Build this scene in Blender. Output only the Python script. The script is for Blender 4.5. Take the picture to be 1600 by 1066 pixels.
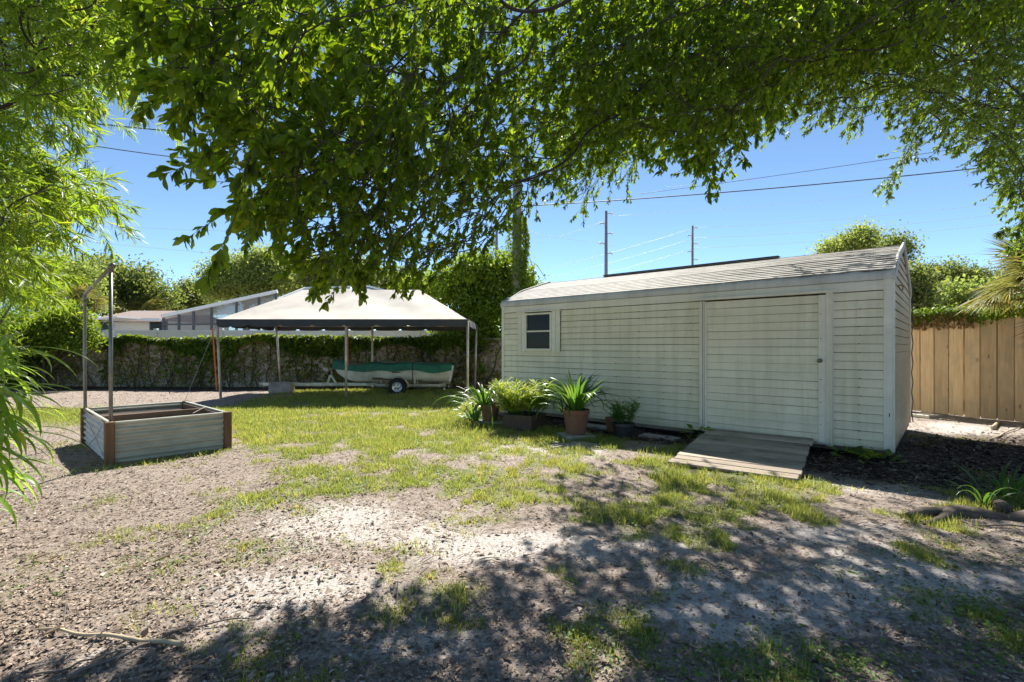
import bpy, math, random
import numpy as np
from mathutils import Vector, Matrix, noise as mnoise
for o in list(bpy.data.objects): bpy.data.objects.remove(o)
R = math.radians
rng = np.random.default_rng(11)
random.seed(5)
sc = bpy.context.scene
COL = sc.collection
# ------------------------------------------------------------------ camera
F, CX, CY, CH = 770.0, 800.0, 542.0, 1.3          # focal length in photo pixels, principal point, camera height
cam = bpy.data.cameras.new('camera'); cam.sensor_width = 36; cam.lens = 36 * F / 1600
cam.shift_y = (CY - 533) / 1600; cam.clip_start = 0.05; cam.clip_end = 3000
camo = bpy.data.objects.new('camera', cam); COL.objects.link(camo)
camo.location = (0, 0, CH); camo.rotation_euler = (R(90), 0, 0); sc.camera = camo
# ------------------------------------------------------------------ daylight
SUN_EL, SUN_AZ = 48.0, 3.0                          # azimuth clockwise from +Y
w = bpy.data.worlds.new('World'); sc.world = w; w.use_nodes = True
nt = w.node_tree; bg = nt.nodes['Background']
sky = nt.nodes.new('ShaderNodeTexSky'); sky.sky_type = 'NISHITA'; sky.sun_disc = False
sky.sun_elevation = R(SUN_EL); sky.sun_rotation = R(SUN_AZ)
sky.air_density = 0.5; sky.dust_density = 0.0; sky.ozone_density = 6.5; sky.altitude = 0
tint = nt.nodes.new('ShaderNodeMix'); tint.data_type = 'RGBA'; tint.blend_type = 'MULTIPLY'; tint.inputs[0].default_value = 1; tint.inputs[7].default_value = (1.04, .96, .78, 1)
nt.links.new(sky.outputs[0], tint.inputs[6]); nt.links.new(tint.outputs[2], bg.inputs[0]); bg.inputs[1].default_value = 0.084
sun = bpy.data.lights.new('sun', 'SUN'); sun.energy = 3.25; sun.angle = R(0.53); sun.color = (1.0, 0.96, 0.90)
suno = bpy.data.objects.new('sun', sun); COL.objects.link(suno)
sd = Vector((math.sin(R(SUN_AZ)) * math.cos(R(SUN_EL)), math.cos(R(SUN_AZ)) * math.cos(R(SUN_EL)), math.sin(R(SUN_EL))))
suno.rotation_euler = sd.to_track_quat('Z', 'Y').to_euler()
sc.view_settings.view_transform = 'Standard'; sc.view_settings.look = 'None'
sc.view_settings.gamma = 1; sc.view_settings.use_curve_mapping = False
sc.view_settings.exposure = 1.75
sc.cycles.max_bounces = 9; sc.cycles.diffuse_bounces = 6; sc.cycles.glossy_bounces = 3
sc.cycles.transmission_bounces = 5; sc.cycles.transparent_max_bounces = 8
sc.cycles.sample_clamp_indirect = 6

# ------------------------------------------------------------------ helpers
def hashn(ix, iy, s):
    v = np.sin(ix * 127.1 + iy * 311.7 + s * 74.7) * 43758.5453
    return v - np.floor(v)
def vnoise(x, y, s=0):
    x = np.asarray(x, float); y = np.asarray(y, float)
    ix = np.floor(x); iy = np.floor(y); fx = x - ix; fy = y - iy
    fx = fx * fx * (3 - 2 * fx); fy = fy * fy * (3 - 2 * fy)
    a = hashn(ix, iy, s); b = hashn(ix + 1, iy, s); c = hashn(ix, iy + 1, s); d = hashn(ix + 1, iy + 1, s)
    return a + (b - a) * fx + (c - a) * fy + (a - b - c + d) * fx * fy
def fbm(x, y, s=0, o=4):
    t = 0; a = .5
    for i in range(o):
        t = t + a * vnoise(x * 2 ** i + 17.3 * i, y * 2 ** i + 5.1 * i, s + i); a *= .5
    return t / (1 - .5 ** o)
def sstep(a, b, x): t = np.clip((np.asarray(x, float) - a) / (b - a), 0, 1); return t * t * (3 - 2 * t)

def ground_z(x, y):
    x = np.asarray(x, float); y = np.asarray(y, float)
    near = 1 - sstep(30, 60, np.hypot(x, y))
    z = (fbm(x * .5, y * .5, 3, 3) - .5) * .05 + (fbm(x * 2.2, y * 2.2, 8, 3) - .5) * .028
    z = z + .07 * np.exp(-(((x + 3.8) / 3.0) ** 2 + ((y - 12.8) / 1.6) ** 2))
    z = z + .10 * np.exp(-(((x - 6.9) / 1.0) ** 2 + ((y - 6.1) / .55) ** 2))   # pile of leaves beside the shed
    z = z - .03 * np.exp(-(((x - 2.6) / 1.6) ** 2 + ((y - 7.4) / .7) ** 2))
    return z * near
def gz(x, y): return float(ground_z(x, y))
def G(px, py):                                   # photo pixel -> point on the level ground
    Y = CH * F / (py - CY); return ((px - CX) / F * Y, Y)
def at(px, py, Y): return Vector(((px - CX) / F * Y, Y, CH + (CY - py) / F * Y))

def link(o, parent=None):
    COL.objects.link(o)
    if parent is not None: o.parent = parent
    return o
def tag(o, label=None, cat=None, group=None, kind=None):
    if label: o['label'] = label
    if cat: o['category'] = cat
    if group: o['group'] = group
    if kind: o['kind'] = kind
    return o
def thing(name, loc, label, cat, group=None, rz=0):
    o = bpy.data.objects.new(name, None); o.empty_display_size = .2
    COL.objects.link(o); o.location = loc; o.rotation_euler = (0, 0, rz)
    return tag(o, label, cat, group)
def np_mesh(name, V, Fc, mats, rnd=None, smooth=False):
    """V (n,3); Fc (m,k) faces all with k corners"""
    V = np.asarray(V, np.float32); Fc = np.asarray(Fc, np.int32)
    me = bpy.data.meshes.new(name); k = Fc.shape[1]
    me.vertices.add(len(V)); me.vertices.foreach_set('co', V.ravel())
    me.loops.add(Fc.size); me.loops.foreach_set('vertex_index', Fc.ravel())
    me.polygons.add(len(Fc)); me.polygons.foreach_set('loop_start', np.arange(0, Fc.size, k, dtype=np.int32))
    if smooth: me.polygons.foreach_set('use_smooth', np.ones(len(Fc), bool))
    me.update(calc_edges=True)
    for m in (mats if isinstance(mats, list) else [mats]): me.materials.append(m)
    if rnd is not None:
        a = me.attributes.new('rnd', 'FLOAT', 'POINT'); a.data.foreach_set('value', np.asarray(rnd, np.float32))
    return me
def nrm(a): return a / np.maximum(np.linalg.norm(a, axis=-1, keepdims=True), 1e-9)
def frames(A, N):
    """leaf axis A -> local y, normal near N -> local z"""
    A = nrm(A); X = nrm(np.cross(A, N)); Z = np.cross(X, A)
    return np.stack([X, A, Z], axis=-1)
def scatter(name, tpl, P, A, N, S, mats, rnd=None, smooth=False):
    tv, tf = tpl; tv = np.asarray(tv, float); tf = np.asarray(tf, int); n = len(P)
    M = frames(A, N)
    S = np.asarray(S, float)
    if S.ndim == 1: S = np.stack([S, S, S], -1)
    loc = tv[None] * S[:, None, :]
    V = np.einsum('nij,nkj->nki', M, loc) + P[:, None, :]
    Fc = (tf[None] + (np.arange(n) * len(tv))[:, None, None]).reshape(-1, tf.shape[1])
    r = rng.random(n) if rnd is None else rnd
    return np_mesh(name, V.reshape(-1, 3), Fc, mats, np.repeat(r, len(tv)), smooth)
def rdir(n, up=0.0):
    v = rng.normal(size=(n, 3)); v = nrm(v); v[:, 2] += up; return nrm(v)

class MB:
    def __init__(s): s.v = []; s.f = []; s.m = None
    def add(s, vs, fs):
        o = len(s.v)
        for p in vs:
            p = Vector(p)
            if s.m is not None: p = s.m @ p
            s.v.append(tuple(p))
        s.f += [tuple(i + o for i in f) for f in fs]; return s
    def box(s, c, d, rot=None, bev=0.0):
        x, y, z = d[0] / 2, d[1] / 2, d[2] / 2
        b = min(bev, x * .9, y * .9, z * .9)
        M = Matrix.Translation(Vector(c)) @ (rot.to_4x4() if rot is not None else Matrix())
        if b <= 0:
            vs = [(i * x, j * y, k * z) for i in (-1, 1) for j in (-1, 1) for k in (-1, 1)]
            fs = [(0, 1, 3, 2), (4, 6, 7, 5), (0, 4, 5, 1), (2, 3, 7, 6), (0, 2, 6, 4), (1, 5, 7, 3)]
        else:   # chamfered box
            vs = []; idx = {}
            for i in (-1, 1):
                for j in (-1, 1):
                    for k in (-1, 1):
                        for a in range(3):
                            q = [i * (x - b), j * (y - b), k * (z - b)]; q[a] = (i * x, j * y, k * z)[a]
                            idx[(i, j, k, a)] = len(vs); vs.append(tuple(q))
            fs = []
            for a in range(3):
                o1, o2 = [q for q in range(3) if q != a]
                for sg in (-1, 1):
                    c4 = []
                    for (p, q) in ((-1, -1), (1, -1), (1, 1), (-1, 1)):
                        t = [0, 0, 0]; t[a] = sg; t[o1] = p; t[o2] = q; c4.append(idx[(*t, a)])
                    fs.append(tuple(c4))
            for a in range(3):
                o1, o2 = [q for q in range(3) if q != a]
                for p in (-1, 1):
                    for q in (-1, 1):
                        t1 = [0, 0, 0]; t2 = [0, 0, 0]; t1[a] = -1; t2[a] = 1; t1[o1] = t2[o1] = p; t1[o2] = t2[o2] = q
                        fs.append((idx[(*t1, o1)], idx[(*t2, o1)], idx[(*t2, o2)], idx[(*t1, o2)]))
            for i in (-1, 1):
                for j in (-1, 1):
                    for k in (-1, 1): fs.append(tuple(idx[(i, j, k, a)] for a in range(3)))
        return s.add([M @ Vector(p) for p in vs], fs)
    def tube(s, pts, r, n=8, cap=True):
        pts = [Vector(p) for p in pts]; rs = r if isinstance(r, (list, tuple)) else [r] * len(pts)
        vs = []; fs = []; prev = None
        for i, p in enumerate(pts):
            d = (pts[min(i + 1, len(pts) - 1)] - pts[max(i - 1, 0)]).normalized()
            a = prev if prev is not None else (Vector((0, 0, 1)) if abs(d.z) < .9 else Vector((1, 0, 0)))
            x = (a - d * a.dot(d)).normalized(); y = d.cross(x); prev = x
            for k in range(n):
                t = 2 * math.pi * k / n; vs.append(p + (x * math.cos(t) + y * math.sin(t)) * rs[i])
        for i in range(len(pts) - 1):
            for k in range(n):
                a = i * n + k; b = i * n + (k + 1) % n; fs.append((a, b, b + n, a + n))
        if cap: fs += [tuple(reversed(range(n))), tuple((len(pts) - 1) * n + k for k in range(n))]
        return s.add(vs, fs)
    def lathe(s, prof, c=(0, 0, 0), n=24, M=None):
        vs = []; fs = []
        for (r, z) in prof:
            for k in range(n):
                t = 2 * math.pi * k / n; p = Vector((r * math.cos(t), r * math.sin(t), z))
                if M is not None: p = M @ p
                vs.append(p + Vector(c))
        for i in range(len(prof) - 1):
            for k in range(n):
                a = i * n + k; b = i * n + (k + 1) % n; fs.append((a, b, b + n, a + n))
        return s.add(vs, fs)
    def grid(s, fn, nu, nv, close=False):
        vs = [fn(i / nu, j / nv) for i in range(nu + 1) for j in range(nv + 1)]
        fs = [(i * (nv + 1) + j, (i + 1) * (nv + 1) + j, (i + 1) * (nv + 1) + j + 1, i * (nv + 1) + j + 1) for i in range(nu) for j in range(nv)]
        return s.add(vs, fs)
    def prism(s, poly, a, b, axis=0):
        """poly in the plane of the other two axes, run from a to b along axis"""
        n = len(poly); vs = []
        for t in (a, b):
            for (u, v) in poly:
                q = [0, 0, 0]; q[axis] = t; o = [k for k in range(3) if k != axis]; q[o[0]] = u; q[o[1]] = v; vs.append(tuple(q))
        fs = [tuple(range(n)), tuple(reversed(range(n, 2 * n)))] + [(i, (i + 1) % n, n + (i + 1) % n, n + i) for i in range(n)]
        return s.add(vs, fs)
    def mesh(s, name, mat, smooth=False, fix=True):
        me = bpy.data.meshes.new(name); me.from_pydata(s.v, [], s.f)
        if fix:
            import bmesh
            bm = bmesh.new(); bm.from_mesh(me); bmesh.ops.recalc_face_normals(bm, faces=bm.faces); bm.to_mesh(me); bm.free()
        if smooth:
            me.polygons.foreach_set('use_smooth', [True] * len(me.polygons))
        me.materials.append(mat); me.update(); return me
    def build(s, name, mat, parent=None, smooth=False, loc=None, rot=None):
        o = bpy.data.objects.new(name, s.mesh(name, mat, smooth)); link(o, parent)
        if loc is not None: o.location = loc
        if rot is not None: o.rotation_euler = rot
        return o
def inst(name, me, parent=None, mat4=None):
    o = bpy.data.objects.new(name, me); link(o, parent)
    if mat4 is not None: o.matrix_local = mat4
    return o

# ------------------------------------------------------------------ materials
class N:
    def __init__(s, name):
        s.m = bpy.data.materials.new(name); s.m.use_nodes = True; s.t = s.m.node_tree; s.t.nodes.clear()
        s.out = s.t.nodes.new('ShaderNodeOutputMaterial')
    def n(s, typ, **k):
        nd = s.t.nodes.new(typ)
        for a, b in k.items(): setattr(nd, a, b)
        return nd
    def l(s, a, b): s.t.links.new(a, b)
    def val(s, sock, v):
        if hasattr(v, 'links') or isinstance(v, bpy.types.NodeSocket): s.l(v, sock)
        else: sock.default_value = v
    def coord(s, sc_=1.0, kind='Object', stretch=(1, 1, 1)):
        c = s.n('ShaderNodeTexCoord'); mp = s.n('ShaderNodeMapping'); s.l(c.outputs[kind], mp.inputs[0])
        mp.inputs['Scale'].default_value = (sc_ * stretch[0], sc_ * stretch[1], sc_ * stretch[2])
        if kind == 'Object':
            oi = s.n('ShaderNodeObjectInfo'); m = s.n('ShaderNodeVectorMath', operation='SCALE')
            m.inputs[0].default_value = (37, 51, 23); s.l(oi.outputs['Random'], m.inputs['Scale']); s.l(m.outputs[0], mp.inputs['Location'])
        return mp.outputs[0]
    def noise(s, vec, scale, detail=4, rough=.6):
        t = s.n('ShaderNodeTexNoise'); s.l(vec, t.inputs['Vector']); t.inputs['Scale'].default_value = scale
        t.inputs['Detail'].default_value = detail; t.inputs['Roughness'].default_value = rough; return t.outputs['Fac']
    def ramp(s, fac, stops, interp='LINEAR'):
        r = s.n('ShaderNodeValToRGB'); s.l(fac, r.inputs[0]); e = r.color_ramp.elements; r.color_ramp.interpolation = interp
        while len(e) < len(stops): e.new(.5)
        for q, (p, c) in zip(e, stops):
            q.position = p; q.color = (c, c, c, 1) if isinstance(c, (int, float)) else (*c, 1)
        return r.outputs[0]
    def mix(s, f, a, b, mode='MIX'):
        m = s.n('ShaderNodeMix', data_type='RGBA', blend_type=mode)
        for sock, v in ((m.inputs[0], f), (m.inputs[6], a), (m.inputs[7], b)):
            if isinstance(v, bpy.types.NodeSocket): s.l(v, sock)
            elif isinstance(v, tuple): sock.default_value = (*v, 1)
            else: sock.default_value = v
        return m.outputs[2]
    def math(s, op, a, b=0.0):
        m = s.n('ShaderNodeMath', operation=op)
        for i, v in enumerate((a, b)):
            if isinstance(v, bpy.types.NodeSocket): s.l(v, m.inputs[i])
            else: m.inputs[i].default_value = v
        return m.outputs[0]
    def bump(s, h, strength=.3, dist=.01):
        b = s.n('ShaderNodeBump'); s.l(h, b.inputs['Height']); b.inputs['Strength'].default_value = strength
        b.inputs['Distance'].default_value = dist; return b.outputs[0]
    def bsdf(s, col, rough=.7, metal=0.0, normal=None, spec=.5, **k):
        p = s.n('ShaderNodeBsdfPrincipled')
        for nm, v in (('Base Color', col), ('Roughness', rough), ('Metallic', metal), ('Specular IOR Level', spec)):
            if isinstance(v, bpy.types.NodeSocket): s.l(v, p.inputs[nm])
            elif isinstance(v, tuple): p.inputs[nm].default_value = (*v, 1)
            else: p.inputs[nm].default_value = v
        if normal is not None: s.l(normal, p.inputs['Normal'])
        for a, b in k.items(): p.inputs[a].default_value = b
        s.l(p.outputs[0], s.out.inputs[0]); return p
def leaf_mat(name, dark, light, trans, fac=.45, rough=.5, spec=.35, dead=None):
    m = N(name); a = m.n('ShaderNodeAttribute', attribute_name='rnd')
    oi = m.n('ShaderNodeObjectInfo')
    r = m.math('FRACT', m.math('ADD', a.outputs['Fac'], oi.outputs['Random']))
    stops = [(0, dark), (.75, light)]
    if dead: stops += [(.955, light), (.975, dead)]
    c = m.ramp(r, stops)
    tc = m.ramp(r, [(0, tuple(x * .7 for x in trans)), (.8, trans), (1, (trans[0] * 1.5, trans[1] * 1.05, trans[2]))])
    p = m.bsdf(c, rough, spec=spec)
    tr = m.n('ShaderNodeBsdfTranslucent'); m.l(tc, tr.inputs[0])
    mx = m.n('ShaderNodeMixShader'); mx.inputs[0].default_value = fac
    m.l(p.outputs[0], mx.inputs[1]); m.l(tr.outputs[0], mx.inputs[2]); m.l(mx.outputs[0], m.out.inputs[0])
    return m.m
def simple(name, col, rough=.6, metal=0.0, var=.25, scale=8, bumps=.15, stretch=(1, 1, 1), dirt=None, spec=.5):
    m = N(name); v = m.coord(1.0, stretch=stretch)
    f = m.noise(v, scale, 6, .65)
    dk = tuple(c * (1 - var) for c in col); lt = tuple(min(1, c * (1 + var)) for c in col)
    c = m.ramp(f, [(.3, dk), (.7, lt)])
    if dirt:
        g = m.noise(v, scale * .35, 5, .7); c = m.mix(m.ramp(g, [(.45, 0), (.68, .8)]), c, dirt)
    m.bsdf(c, rough, metal, m.bump(m.noise(v, scale * 5, 4), bumps, .004), spec); return m.m
def siding_mat(name, base, grime, rough=.55, spec=.35):
    m = N(name); c = m.n('ShaderNodeTexCoord').outputs['Object']
    g1 = m.noise(m.coord(1, stretch=(.5, .5, 3)), 2.2, 6, .7)        # blotches
    mp = m.n('ShaderNodeMapping'); m.l(c, mp.inputs[0]); mp.inputs['Scale'].default_value = (5, 5, .45)
    g2 = m.noise(mp.outputs[0], 1.6, 5, .65)                          # vertical streaks
    g3 = m.noise(c, .8, 3, .6)
    col = m.ramp(g1, [(.25, tuple(x * .82 for x in base)), (.6, base), (.8, tuple(min(1, x * 1.08) for x in base))])
    col = m.mix(m.ramp(g2, [(.45, 0), (.72, .55)]), col, grime)
    col = m.mix(m.ramp(g3, [(.40, 0), (.7, .6)]), col, tuple(a * .6 + b * .4 for a, b in zip(grime, base)))
    sx_ = m.n('ShaderNodeSeparateXYZ'); m.l(c, sx_.inputs[0]); sp = m.math('ADD', m.math('MULTIPLY', sx_.outputs[2], -2.2), m.math('MULTIPLY', g1, 1.6))
    col = m.mix(m.ramp(sp, [(.28, 0), (.75, .7)]), col, tuple(x * .75 for x in grime))     # splashed dirt near the ground
    fine = m.noise(c, 90, 3, .6); col = m.mix(m.ramp(fine, [(.62, 0), (.72, .5)]), col, tuple(x * .55 for x in grime))
    m.bsdf(col, rough, 0, m.bump(m.noise(c, 14, 4), .12, .01), spec); return m.m
def wood_mat(name, a, b, c3=None, scale=1.0, axis=0, rough=.8):
    m = N(name); st = [14, 14, 14]; st[axis] = .9
    v = m.coord(scale, stretch=tuple(st)); f = m.noise(v, 2.2, 7, .65); k = m.noise(m.coord(scale), 3.0, 4, .6)
    oi = m.n('ShaderNodeObjectInfo').outputs['Random']
    kn_ = m.n('ShaderNodeTexVoronoi'); m.l(m.coord(scale, stretch=tuple(2.2 if q_ == axis else 6 for q_ in range(3))), kn_.inputs['Vector']); kn_.inputs['Scale'].default_value = 1.0
    c = m.ramp(f, [(.3, a), (.7, b)])
    if c3: c = m.mix(m.ramp(k, [(.5, 0), (.72, .75)]), c, c3)
    c = m.mix(m.ramp(kn_.outputs['Distance'], [(.05, .8), (.12, 0)]), c, tuple(x * .35 for x in a))
    hv = m.n('ShaderNodeHueSaturation'); m.l(c, hv.inputs['Color']); m.l(m.math('ADD', m.math('MULTIPLY', oi, .55), .7), hv.inputs['Value'])
    m.bsdf(hv.outputs[0], rough, 0, m.bump(f, .35, .004), .3); return m.m

M = {}
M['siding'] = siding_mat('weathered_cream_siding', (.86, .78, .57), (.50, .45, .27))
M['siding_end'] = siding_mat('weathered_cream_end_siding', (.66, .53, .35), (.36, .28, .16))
M['trim'] = siding_mat('weathered_cream_trim', (.84, .785, .64), (.58, .53, .38))
M['roofing'] = siding_mat('weathered_white_roofing', (.52, .49, .44), (.19, .17, .145), .85, .12)
M['eave'] = siding_mat('dented_white_metal', (.66, .64, .59), (.34, .32, .27), .6, .3)
M['backing'] = simple('dark_wall_backing', (.06, .058, .045), .9)
M['oldwood'] = wood_mat('grey_weathered_wood', (.27, .205, .145), (.50, .41, .315), (.18, .135, .10))
M['rimwood'] = wood_mat('old_rim_wood', (.16, .12, .08), (.30, .25, .18), (.06, .05, .035))
M['darkwood'] = simple('dark_damp_wood', (.035, .03, .025), .9)
M['fencewood'] = wood_mat('tan_fence_wood', (.48, .335, .175), (.68, .50, .30), (.40, .33, .22), axis=2)
M['postwood'] = wood_mat('brown_post_wood', (.12, .065, .033), (.21, .125, .065), None, axis=2)
M['bedwood'] = wood_mat('brown_board_wood', (.20, .12, .07), (.36, .23, .15), None)
M['galv'] = simple('galvanised_steel', (.48, .46, .37), .5, .2, .22, 5, .08, (1, 1, 3), dirt=(.40, .38, .31))
M['galvpipe'] = simple('grey_pipe', (.20, .20, .19), .45, .7, .2, 12, .1)
M['tentpole'] = simple('cream_painted_pole', (.55, .50, .42), .4, .2, .15, 9, .05, dirt=(.35, .22, .14))
M['fabric'] = simple('beige_canvas', (.76, .68, .56), .85, 0, .08, 3, .2, dirt=(.60, .53, .43))
M['valance'] = simple('charcoal_canvas', (.045, .048, .052), .8, 0, .2, 6, .2)
M['hull'] = simple('dull_white_hull', (.78, .75, .64), .4, 0, .1, 4, .05, dirt=(.42, .38, .28))
M['greencover'] = simple('green_cover_cloth', (.012, .12, .07), .7, 0, .3, 6, .2)
M['netcover'] = simple('grey_green_cover_cloth', (.16, .20, .15), .8, 0, .2, 20, .2)
M['trailer'] = simple('pale_trailer_paint', (.60, .59, .48), .45, .3, .2, 6, .05, dirt=(.22, .2, .13))
M['rubber'] = simple('black_rubber', (.015, .015, .015), .8)
M['chrome'] = simple('white_wheel_steel', (.60, .60, .58), .3, .5, .1)
M['concrete'] = simple('pale_concrete', (.36, .33, .30), .9, 0, .2, 9, .3, dirt=(.2, .18, .15))
M['orange'] = simple('orange_strap', (.55, .12, .03), .7)
M['terracotta'] = simple('terracotta', (.21, .09, .05), .8, 0, .2, 9, .15, dirt=(.15, .09, .06))
M['blackpot'] = simple('black_plastic', (.02, .02, .022), .5)
M['brownbox'] = simple('brown_planter_box', (.075, .045, .03), .7, 0, .3, 12, .2)
M['soil'] = simple('dark_potting_soil', (.05, .035, .025), 1, 0, .4, 40, .5)
M['rootbark'] = simple('dark_root_bark', (.085, .062, .045), .95, 0, .5, 16, .9, (1, 2.5, 1), dirt=(.15, .12, .09))
M['limb'] = simple('dark_limb_bark', (.045, .036, .028), .95, 0, .4, 14, .6)
M['bark'] = simple('rough_bark', (.07, .052, .04), .95, 0, .45, 10, .8, (1, 1, .35), dirt=(.2, .2, .16))
M['twig'] = simple('dark_twig', (.07, .052, .035), .9, 0, .3, 20, .3)
M['vinyl'] = simple('white_vinyl', (.62, .64, .60), .45, 0, .05, 2, .03)
M['brass'] = simple('tarnished_knob', (.22, .2, .16), .35, .9)
M['darkalu'] = simple('dark_bronze_frame', (.075, .08, .09), .5, .2, .15)
M['whitealu'] = simple('white_gutter', (.72, .74, .74), .5, 0, .05)
M['housewall'] = simple('pale_stucco', (.60, .60, .52), .9, 0, .08, 3)
M['shingle'] = simple('brown_grey_shingle', (.26, .20, .17), .95, 0, .3, 9, .3)
M['wirem'] = simple('dark_cable', (.06, .06, .06), .6)
M['wirew'] = simple('bright_cable', (.55, .58, .62), .5)
M['polem'] = simple('grey_utility_pole', (.24, .23, .22), .8, 0, .15, 3, .2)
M['bamboostick'] = simple('dry_bamboo', (.46, .36, .22), .5, 0, .25, 8, .1)
M['stick'] = simple('grey_stick', (.22, .17, .13), .8, 0, .3, 20, .2)
m = N('dark_window_glass'); m.bsdf((.012, .014, .012), .06, 0, m.bump(m.noise(m.coord(), 3, 2), .05, .01), .14); M['glass'] = m.m
m = N('screen_mesh'); p = m.bsdf((.13, .145, .16), .8); tb = m.n('ShaderNodeBsdfTransparent'); mx = m.n('ShaderNodeMixShader'); mx.inputs[0].default_value = .35
m.l(p.outputs[0], mx.inputs[1]); m.l(tb.outputs[0], mx.inputs[2]); m.l(mx.outputs[0], m.out.inputs[0]); M['screen'] = m.m
m = N('pale_translucent_screen'); p = m.bsdf((.50, .56, .54), .7); tb = m.n('ShaderNodeBsdfTransparent'); mx = m.n('ShaderNodeMixShader'); mx.inputs[0].default_value = .3
m.l(p.outputs[0], mx.inputs[1]); m.l(tb.outputs[0], mx.inputs[2]); m.l(mx.outputs[0], m.out.inputs[0]); M['palescreen'] = m.m
M['oakleaf'] = leaf_mat('oak_leaf', (.036, .058, .007), (.085, .125, .014), (.33, .50, .012), .55, .45, .3)
M['oakleaf2'] = leaf_mat('small_oak_leaf', (.045, .07, .012), (.11, .15, .025), (.30, .45, .03), .52, .45, .4)
M['bambooleaf'] = leaf_mat('bamboo_leaf', (.05, .10, .012), (.12, .20, .025), (.42, .60, .03), .5, .4, .4)
M['nearbamboo'] = leaf_mat('broad_bamboo_leaf', (.10, .20, .02), (.20, .34, .05), (.48, .70, .05), .5, .35, .5)
M['strapleaf'] = leaf_mat('strap_leaf', (.03, .09, .012), (.08, .17, .03), (.22, .42, .04), .35, .35, .5, dead=(.30, .27, .17))
M['fernleaf'] = leaf_mat('fine_yellow_leaf', (.16, .22, .02), (.38, .46, .08), (.55, .68, .06), .4, .5)
M['smallplant'] = leaf_mat('bright_small_leaf', (.04, .12, .015), (.09, .2, .025), (.2, .45, .03), .4, .5)
M['vineleaf'] = leaf_mat('vine_leaf', (.035, .08, .010), (.15, .23, .025), (.40, .55, .03), .42, .5)
M['vinedry'] = leaf_mat('dry_vine_leaf', (.16, .10, .04), (.30, .22, .09), (.3, .2, .05), .3, .7)
M['treeleaf'] = leaf_mat('far_tree_leaf', (.07, .105, .03), (.19, .24, .08), (.30, .38, .07), .52, .6)
M['treeleaf2'] = leaf_mat('far_bright_leaf', (.12, .16, .04), (.28, .34, .10), (.40, .50, .09), .52, .6)
M['grass'] = leaf_mat('grass_blade', (.14, .19, .03), (.38, .42, .12), (.52, .58, .11), .48, .6, .25, dead=(.33, .27, .15))
M['weed'] = leaf_mat('weed_leaf', (.05, .12, .015), (.12, .22, .03), (.28, .48, .04), .4, .5)
M['palmleaf'] = leaf_mat('fan_palm_leaf', (.09, .12, .03), (.26, .25, .07), (.35, .34, .07), .35, .5, dead=(.3, .2, .1))
M['deadfrond'] = leaf_mat('dead_frond', (.22, .16, .11), (.38, .30, .22), (.2, .15, .08), .2, .8)
M['litter'] = leaf_mat('dead_leaf_litter', (.10, .065, .045), (.33, .25, .18), (.15, .1, .05), .08, .8, dead=(.50, .44, .36))
M['chips'] = leaf_mat('wood_chip_litter', (.15, .105, .075), (.42, .32, .24), (.2, .15, .1), .05, .9, dead=(.56, .49, .41))
M['darklitter'] = leaf_mat('dark_leaf_litter', (.045, .03, .022), (.14, .10, .07), (.06, .04, .02), .08, .75, dead=(.34, .27, .2))

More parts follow.
